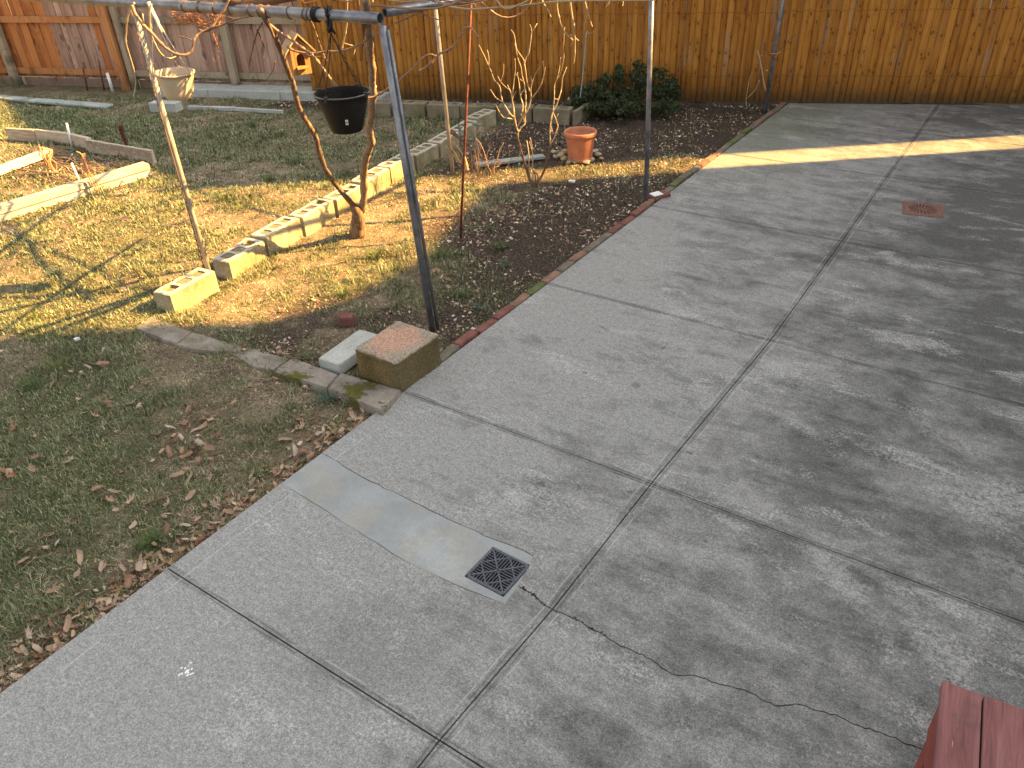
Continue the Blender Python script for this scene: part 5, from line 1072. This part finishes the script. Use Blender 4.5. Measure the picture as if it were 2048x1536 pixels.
# ------------------------------------------------------------------ red wooden stair landing at the lower right
ZD = .55; c0 = Vector(G(1883, 1360, ZD)); e0 = Vector(G(1840, 1536, ZD)); a1 = Vector(G(2048, 1418, ZD))
ex = (a1 - c0).normalized(); ey = (e0 - c0).normalized(); ang = math.atan2(ex.y, ex.x)
deck = tag(empty('wooden_step', (*c0, ZD), ang), 'corner of a worn red painted wooden step at the lower right', 'step')
bw = (Vector(G(1966, 1389, ZD)) - c0).length
for k in range(8):
    b = MB(); L_ = 1.3; b.box((bw * (k + .5) + .0, -L_ / 2, -.016), (bw - .005, L_, .034), 0, bev=.003, jit=.0008); o = b.build('board', MAT['redpaint'], deck)
    if k > 0: o.location.y = -.0 + rnd.uniform(-.006, .004)
MB().box((.035, -.65, -.13), (.038, 1.28, .19)).build('stringer', MAT['redside'], deck)
MB().box((.8 * 1 - .38, -.045, -.13), (bw * 8 - .1, .038, .19)).build('fascia', MAT['redside'], deck)
for px_, py_ in ((.06, -.08), (.06, -1.2), (bw * 7.5, -.08), (bw * 7.5, -1.2)): MB().box((px_, py_, -.40 + .08), (.085, .085, ZD - .08)).build('leg', MAT['redside'], deck)

# ------------------------------------------------------------------ neighbouring houses to the right; their eaves shade most of the yard
ca_, sa_ = math.cos(AZ), math.sin(AZ)
def uv(u, s): return (u * sa_ - s * ca_, -u * ca_ - s * sa_)
TE = math.tan(EL)
def house(name, prof, s0, depth, label):
    """prof: list of (u, s_boundary) silhouette as it lands on the ground; wall stands at s0 up-sun"""
    o = tag(empty(name, (*uv(prof[len(prof) // 2][0], s0), 0)), label, 'house'); b = MB()
    pts = [(u, max(.1, (sb_ - s0) * TE)) for u, sb_ in prof]; n = len(pts)
    top = [(*uv(u, s0), z) for u, z in pts] + [(*uv(u, s0 - depth), z) for u, z in pts]
    bot = [(*uv(u, s0), -.3) for u, z in pts] + [(*uv(u, s0 - depth), -.3) for u, z in pts]
    v = top + bot; fs = []
    for i in range(n - 1): fs.append((i, 2 * n + i, 2 * n + i + 1, i + 1)); fs.append((n + i, n + i + 1, 3 * n + i + 1, 3 * n + i))
    fs.append((0, n, 3 * n, 2 * n)); fs.append((n - 1, 2 * n + n - 1, 3 * n + n - 1, n + n - 1))
    b.add(v, fs); b.build('wall', MAT['siding'], o, -o.location)
    b = MB()
    for i in range(n - 1): b.add([top[i], top[i + 1], top[n + i + 1], top[n + i]], [(0, 1, 2, 3)])
    b.build('roof', MAT['rooftile'], o, -o.location)
house('neighbour_house', [(-7.535, -.40), (-7.27, -.22), (-6.49, .08), (-5.87, .30), (-5.25, .85), (-5.0, 1.35), (-4.995, 4.5), (-2.5, 7.5), (4, 7.5), (9, 6.0)], -11.0, 6.0, 'neighbouring house with stepped roofline beyond the fence, right of the yard')
house('neighbour_house', [(-22, 7.5), (-14, 7.5), (-9.3, 4.6), (-8.75, 3.35), (-8.1, 2.75), (-7.935, 2.70)], -11.0, 6.0, 'neighbouring house beyond the orange fence, behind the yard')

# ------------------------------------------------------------------ grass, thatch, litter
def in_yard(x, y): return (x < EDGE - .005) & (y < fence_y(x) - .02 ) & (y < np.where(x < -8.5, fy2(x) - .02, 99)) & (x > -14.8)
def visible(x, y):                  # grass is only grown where the yard is planted for the picture plus a margin around it
    return (y > -.4) & (x > -15) & (y > -.6 - 0 * x) & (y > (-1.0 * (x + 3.0) * .55 - 1.6 + .0 * y) - 0.6)
def blades(n_try, dens, hmin, hmax, wmin, wmax, flat, cols, seed, zone=None):
    r = np.random.default_rng(seed); x = r.uniform(-15, EDGE, n_try); y = r.uniform(-.6, 10.6, n_try)
    # more blades near the camera, where each one is larger in view
    dist = np.hypot(x, y); keep = in_yard(x, y) & visible(x, y) & (r.random(n_try) < dens(x, y) * np.clip((6.5 / dist) ** 1.1, .28, 1.6))
    x = x[keep]; y = y[keep]; n = len(x); dist = dist[keep]
    h = r.uniform(hmin, hmax, n) * (.5 + 1.0 * vnoise(x, y, 7, 8) * vnoise(x, y, 2.1, 18) * 1.6); w = r.uniform(wmin, wmax, n) * np.clip(dist / 5, .8, 1.8)
    a = r.uniform(0, 6.283, n); lean = r.uniform(*flat, n); b_ = a + r.uniform(-.6, .6, n)
    z = zg(x, y) - .004
    dirx, diry = np.cos(a), np.sin(a); px_, py_ = -np.sin(a), np.cos(a)
    hh = h * np.cos(lean); hl = h * np.sin(lean)
    V = np.zeros((n, 5, 3)); P0 = np.stack([x, y, z], 1)
    V[:, 0] = P0 + np.stack([px_ * w, py_ * w, 0 * w], 1); V[:, 1] = P0 - np.stack([px_ * w, py_ * w, 0 * w], 1)
    mid = P0 + np.stack([dirx * hl * .45, diry * hl * .45, hh * .62 + .002], 1)
    V[:, 2] = mid + np.stack([px_ * w, py_ * w, 0 * w], 1) * .8; V[:, 3] = mid - np.stack([px_ * w, py_ * w, 0 * w], 1) * .8
    V[:, 4] = P0 + np.stack([np.cos(b_) * hl, np.sin(b_) * hl, hh * (.9 - .35 * (lean > .9)) + .003], 1)
    base = np.arange(n)[:, None] * 5; lp = np.concatenate([base + 0, base + 1, base + 3, base + 2, base + 2, base + 3, base + 4], 1).ravel()
    st = (np.arange(n)[:, None] * 7 + np.array([[0, 4]])).ravel()
    cols = np.array(cols); t_ = r.random(n) * (len(cols) - 1); i0 = np.floor(t_).astype(int); f_ = (t_ - i0)[:, None]; c = cols[i0] * (1 - f_) + cols[np.minimum(i0 + 1, len(cols) - 1)] * f_
    c = c * r.uniform(.5, 1.4, (n, 1)) * (.62 + .78 * fbm(x, y, 5.5, 81, 3))[:, None]; c = np.repeat(c, 5, 0); return V.reshape(-1, 3), lp, st, c
green = [(.06, .078, .034), (.105, .135, .055), (.17, .195, .09), (.27, .27, .16)]
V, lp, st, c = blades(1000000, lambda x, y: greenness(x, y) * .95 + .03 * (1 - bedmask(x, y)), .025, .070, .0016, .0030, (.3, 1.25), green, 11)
o = link('grass', np_mesh('grass', V, lp, st, MAT['vcol'], c)); tag(o, 'short patchy green lawn grass', 'grass', kind='stuff')
tan = [(.18, .13, .075), (.32, .24, .15), (.46, .37, .24), (.56, .47, .33)]
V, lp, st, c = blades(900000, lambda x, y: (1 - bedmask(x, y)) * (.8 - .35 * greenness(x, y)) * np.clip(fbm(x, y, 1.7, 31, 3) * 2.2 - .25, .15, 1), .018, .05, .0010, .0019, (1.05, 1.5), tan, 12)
o = link('dry_thatch', np_mesh('dry_thatch', V, lp, st, MAT['vcol'], c)); tag(o, 'dry straw coloured dead grass matted over the lawn', 'dead grass', kind='stuff')
# wood chips and leaf crumbs
def chips(n_try, dens, smin, smax, cols, seed):
    r = np.random.default_rng(seed); x = r.uniform(-15, EDGE - .005, n_try); y = r.uniform(-.6, 10.6, n_try)
    dist = np.hypot(x, y); keep = in_yard(x, y) & visible(x, y) & (r.random(n_try) < dens(x, y)); x = x[keep]; y = y[keep]; n = len(x)
    s = r.uniform(smin, smax, n) * (1 + .5 * (r.random(n) < .1)); a = r.uniform(0, 6.283, n); asp = r.uniform(.25, .9, n)
    tx, ty = r.normal(0, .45, n), r.normal(0, .45, n); z = zg(x, y) + .002 + s * .15
    q_ = []
    for k, (su, sv) in enumerate(((-1, -.6), (.7, -1), (1, .5), (-.4, 1))):
        u = su * s * r.uniform(.6, 1.2, n); v = sv * s * asp * r.uniform(.6, 1.2, n); q_.append(np.stack([x + np.cos(a) * u - np.sin(a) * v, y + np.sin(a) * u + np.cos(a) * v, z + u * tx + v * ty], 1))
    V = np.stack(q_, 1).reshape(-1, 3); cols = np.array(cols); i0 = r.integers(0, len(cols), n); c = cols[i0] * r.uniform(.65, 1.3, (n, 1)); return V, np.arange(n * 4), np.arange(n) * 4, np.repeat(c, 4, 0)
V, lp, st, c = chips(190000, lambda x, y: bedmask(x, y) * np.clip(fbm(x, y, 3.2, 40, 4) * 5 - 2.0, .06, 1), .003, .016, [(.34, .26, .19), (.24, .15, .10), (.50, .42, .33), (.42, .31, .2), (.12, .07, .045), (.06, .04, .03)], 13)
o = link('mulch', np_mesh('mulch', V, lp, st, MAT['vcol'], c)); tag(o, 'wood chips and leaf crumbs covering the dark bed', 'mulch', kind='stuff')
V, lp, st, c = chips(30000, lambda x, y: (1 - bedmask(x, y)) * np.clip(fbm(x, y, 1.5, 44, 3) * 2 - .55, .05, .8), .004, .012, [(.34, .24, .15), (.24, .14, .08), (.42, .33, .24), (.16, .09, .05)], 14)
o = link('leaf_crumbs', np_mesh('leaf_crumbs', V, lp, st, MAT['vcol'], c)); tag(o, 'crumbled brown leaf bits scattered in the lawn', 'leaf litter', kind='stuff')
# creeping groundcover with small round leaves at the left
V, lp, st, c = chips(150000, lambda x, y: (y < 2.6) * np.clip((fbm(x, y, 1.3, 60, 3) - .50) * 6, 0, 1) * np.clip((-3.9 - x) / .8, 0, 1) * .9, .004, .009, [(.07, .11, .03), (.10, .15, .045), (.13, .17, .06)], 15)
o = link('ground_cover', np_mesh('ground_cover', V, lp, st, MAT['vcol'], c)); tag(o, 'light green creeping weeds among the grass at the left', 'weeds', kind='stuff')

# grass tufts one can point to
def tuft(xy, n, h, spread, cols, label, seed, group=None):
    r = np.random.default_rng(seed); vs = []; lp = []; st = []; cs = []; k0 = 0; segs = 5
    for _ in range(n):
        a = r.uniform(0, 6.283); rr_ = abs(r.normal(0, spread * .45)); b0 = np.array([xy[0] + math.cos(a) * rr_, xy[1] + math.sin(a) * rr_, 0.]); b0[2] = z1(b0[0], b0[1]) - .004
        a2 = a + r.normal(0, .6); L_ = h * r.uniform(.5, 1.15); w = r.uniform(.0014, .0026); col = np.array(cols[r.integers(len(cols))]) * r.uniform(.75, 1.25); bend = r.uniform(.5, 1.7)
        px_, py_ = -math.sin(a2), math.cos(a2); ang = r.uniform(.05, .35); p = b0.copy()
        for s_ in range(segs + 1):
            ww = w * (1 - .85 * s_ / segs); vs.append(p + np.array([px_, py_, 0]) * ww); vs.append(p - np.array([px_, py_, 0]) * ww); cs += [col, col]
            ang += bend / segs; p = p + np.array([math.cos(a2) * math.sin(ang), math.sin(a2) * math.sin(ang), math.cos(ang)]) * L_ / segs
            p[2] = max(p[2], b0[2] + .006)
        for s_ in range(segs):
            q0 = k0 + s_ * 2; st.append(len(lp)); lp += [q0, q0 + 1, q0 + 3, q0 + 2]
        k0 += (segs + 1) * 2
    me = np_mesh('grass_tuft', np.array(vs) - np.array([xy[0], xy[1], 0]), np.array(lp), np.array(st), MAT['vcol'], np.array(cs)); o = link('grass_tuft', me); o.location = (xy[0], xy[1], 0); tag(o, label, 'grass tuft', group or 'tufts of long grass'); return o
gg = [(.04, .075, .018), (.06, .10, .025), (.085, .13, .04)]; bl_ = [(.06, .10, .07), (.08, .13, .09)]; yl = [(.11, .13, .03), (.15, .16, .05)]
TF = [((755, 508), 150, .15, .17, gg, 'widest dark green tuft, between the vine foot and the front post'), ((790, 535), 90, .12, .12, gg, 'smaller green tuft touching the left side of the front post'), ((878, 512), 90, .12, .10, gg, 'green tuft just right of the front post'), ((920, 505), 50, .10, .07, gg, 'thin green tuft below the rust red rod foot'), ((1000, 492), 100, .12, .10, gg, 'upright green tuft in the dark bed right of the rust red rod'),
      ((688, 585), 110, .12, .12, gg, 'green tuft above the small red brick piece'), ((920, 585), 90, .10, .09, gg, 'green tuft in the bed above the brick edging'), ((958, 612), 60, .08, .09, bl_, 'bluish tuft in the bed nearest the brick edging'), ((1010, 528), 40, .08, .06, bl_, 'small bluish tuft below the upright green tuft'), ((980, 455), 50, .09, .06, gg, 'small tuft right of the rust red rod foot'),
      ((505, 252), 80, .13, .12, gg, 'dark green tuft on the shaded lawn left of the vine'), ((560, 268), 50, .12, .07, gg, 'narrow dark tuft on the shaded lawn between the vine stems and its left neighbour'), ((590, 325), 90, .13, .12, gg, 'dark green tuft left of the vine stem above the sunlit strip'), ((540, 362), 90, .14, .11, gg, 'dark green tuft at the upper edge of the sunlit lawn'), ((420, 272), 60, .11, .10, gg, 'green tuft right of the leaning pole on the shaded lawn'),
      ((452, 395), 110, .12, .14, yl + gg, 'sunlit green tuft right of the leaning pole'), ((485, 412), 60, .10, .1, yl, 'yellow green sunlit tuft left of the cinder row'), ((240, 420), 60, .09, .07, yl, 'yellow green tuft on the sunlit lawn below the whitewashed timber'), ((115, 545), 80, .10, .08, bl_, 'pale green tuft in the sunlit lawn at the left'), ((655, 370), 50, .10, .07, gg, 'tuft beside the vine stem at the sun edge'),
      ((65, 632), 70, .13, .09, yl, 'long straggling tuft at the left shadow edge'), ((306, 1085), 220, .075, .085, gg, 'dense dark green tuft near the driveway edge at lower left'), ((520, 940), 140, .06, .09, gg, 'green tuft beside the driveway left of the repair patch'), ((655, 795), 130, .08, .11, bl_, 'bluish green tuft below the end stone slab'), ((610, 715), 70, .08, .09, gg, 'green tuft between stone slabs and grey paver'),
      ((1120, 365), 60, .04, .06, gg, 'left low green patch on the bed right of the bare shrub'), ((1180, 368), 60, .04, .07, gg, 'right low green patch on the bed right of the bare shrub'), ((60, 770), 120, .09, .12, gg, 'tuft of long blades at the left edge of the lawn'), ((120, 735), 40, .16, .07, yl, 'few long arching blades at the left of the lawn'), ((60, 215 + 10), 50, .08, .1, gg, 'small tuft by the grey slats far left')]
for i, (p_, n, h, sp, cc, l) in enumerate(TF): tuft(G(*p_), n, h, sp, cc, l, 100 + i)

# big leaves by the nearest cinder block
# ------------------------------------------------------------------ fallen leaves (each one a piece of the lawn), nearest and largest singly
def leaf_mesh(seed, lobed):
    r0 = random.Random(seed); N = 14; pts = []
    for i in range(N):
        a = 2 * math.pi * i / N; rad = .5 + .5 * abs(math.cos(a)) * .6
        if lobed: rad *= (1.05 if i % 2 == 0 else .55) * r0.uniform(.85, 1.15)
        else: rad *= r0.uniform(.9, 1.08)
        pts.append((rad * math.cos(a), rad * math.sin(a) * (.85 if lobed else .62)))
    curl = r0.uniform(1.1, 3.0); tw_ = r0.uniform(-.9, .9)
    def bend(x, y):
        z = curl * .55 * y * y * 1.2 + .35 * curl * max(0, x) ** 2 + .30 * tw_ * x * y + r0.uniform(-.03, .03); return (x * (1 - .12 * curl * abs(x)), y * (1 - .2 * curl * abs(y)), z + .05)
    vs = [bend(x, y) for x, y in pts] + [bend(x * .5, y * .5) for x, y in pts] + [bend(0, 0)]
    fs = [(i, (i + 1) % N, N + (i + 1) % N, N + i) for i in range(N)] + [(N + i, N + (i + 1) % N, 2 * N) for i in range(N)]
    b = MB(); b.add(vs, fs, smooth=False); b.tube([(-.75, 0, .08), (-1.15, .05, .16)], [.025, .02], 3); return b.mesh('fallen_leaf', MAT['leaf'])
lms = [leaf_mesh(k, k % 2 == 0) for k in range(8)]
clusters = [((430, 830), .22, 24), ((600, 855), .12, 10), ((395, 880), .15, 16), ((300, 930), .2, 8), ((180, 740), .25, 12), ((380, 950), .1, 8), ((240, 810), .2, 10), ((90, 880), .25, 10), ((350, 1020), .25, 14), ((30, 940), .1, 5), ((230, 1040), .2, 9), ((60, 1090), .2, 8), ((150, 1140), .15, 7), ((560, 770), .15, 8), ((700, 780), .08, 8), ((500, 700), .2, 6), ((880, 550), .15, 12), ((1000, 430), .3, 8)]
spots = []
for (px_, py_), sp, n in clusters:
    cx_, cy_ = G(px_, py_)
    for _ in range(n): spots.append((cx_ + rnd.gauss(0, sp * .55), cy_ + rnd.gauss(0, sp * .55)))
for _ in range(105): spots.append((EDGE - abs(rnd.gauss(.01, .075)) - .02, rnd.uniform(.15, 2.55)))
spots = [s_ for s_ in spots if s_[0] < EDGE - .02][:298]
for x_, y_ in spots:
    s_ = rnd.uniform(.026, .058); o = link('fallen_leaf', rnd.choice(lms), lawn, (x_, y_, z1(x_, y_) + rnd.uniform(.008, .025)), (rnd.uniform(-.6, .6), rnd.uniform(-.6, .6) + (math.pi if rnd.random() < .4 else 0), rnd.uniform(0, 6.28)), (s_, s_ * rnd.uniform(.7, 1.1), s_))
    if abs(o.rotation_euler[1]) > 2: o.location.z += s_ * .4
# remaining smaller leaves joined
lv = []; ls_ = []; lst = []; n0 = 0
mv = [np.array([v.co[:] for v in m_.vertices]) for m_ in lms]; mf = [[list(p.vertices) for p in m_.polygons] for m_ in lms]; colz = []
r = np.random.default_rng(77); palette = np.array([(.26, .15, .08), (.38, .25, .15), (.44, .33, .23), (.17, .09, .05), (.32, .24, .17)])
cnt = 0
while cnt < 1400:
    x_ = r.uniform(-9, EDGE - .02); y_ = r.uniform(0, 9.5)
    if not in_yard(np.array(x_), np.array(y_)) or r.random() > (.25 + .6 * float(bedmask(x_, y_)) + (.5 if y_ < 2.4 else 0)) * float(np.clip(fbm(x_, y_, 1.2, 70, 3) * 3 - 1.0, .05, 1)): continue
    big = 1.0
    if cnt > 900: x_ = EDGE - abs(r.normal(.0, .09)) - .02; y_ = r.uniform(.1, 2.6); big = 1.6
    k = r.integers(len(lms)); a = r.uniform(0, 6.28); s_ = r.uniform(.010, .024) * big; tx, ty = r.normal(0, .3), r.normal(0, .3); v = mv[k] * s_ * np.array([1, .85, 1]); v[:, 2] += v[:, 0] * tx + v[:, 1] * ty
    w = np.stack([x_ + v[:, 0] * math.cos(a) - v[:, 1] * math.sin(a), y_ + v[:, 0] * math.sin(a) + v[:, 1] * math.cos(a), z1(x_, y_) + .006 + v[:, 2]], 1)
    for f_ in mf[k]: lst.append(len(ls_)); ls_ += [q_ + n0 for q_ in f_]
    lv.append(w); colz.append(np.repeat((palette[r.integers(5)] * r.uniform(.7, 1.25))[None], len(w), 0)); n0 += len(w); cnt += 1
o = link('leaf_litter', np_mesh('leaf_litter', np.concatenate(lv), np.array(ls_), np.array(lst), MAT['vcol'], np.concatenate(colz)), lawn); o['kind'] = 'stuff'
# small dead twigs in the garden bed
tb_ = MB()
for k in range(90):
    x_ = rnd.uniform(-10.0, -8.1); y_ = rnd.uniform(3.9, 4.75); a = rnd.uniform(-.6, .9); L_ = rnd.uniform(.15, .5); P = []
    for j in range(4): P.append((x_ + math.cos(a) * L_ * j / 3, y_ + math.sin(a) * L_ * j / 3 * .6, z1(x_, y_) + rnd.uniform(.01, .05))); a += rnd.uniform(-.3, .3)
    tb_.tube(P, rnd.uniform(.003, .006), 4, caps=False)
for k in range(70):
    x_ = rnd.uniform(-5.0, -2.9); y_ = rnd.uniform(.3, 8.5); a = rnd.uniform(0, 6.28); L_ = rnd.uniform(.05, .2); tb_.tube([(x_, y_, z1(x_, y_) + .012), (x_ + math.cos(a) * L_ * .5, y_ + math.sin(a) * L_ * .5, z1(x_, y_) + .02), (x_ + math.cos(a + .3) * L_, y_ + math.sin(a + .3) * L_, z1(x_, y_) + .01)], .002, 4, caps=False) if x_ < EDGE - .25 else None
tag(tb_.build('twigs', MAT['cane']), 'thin dead twigs lying on the garden bed and soil', 'twigs', kind='stuff')
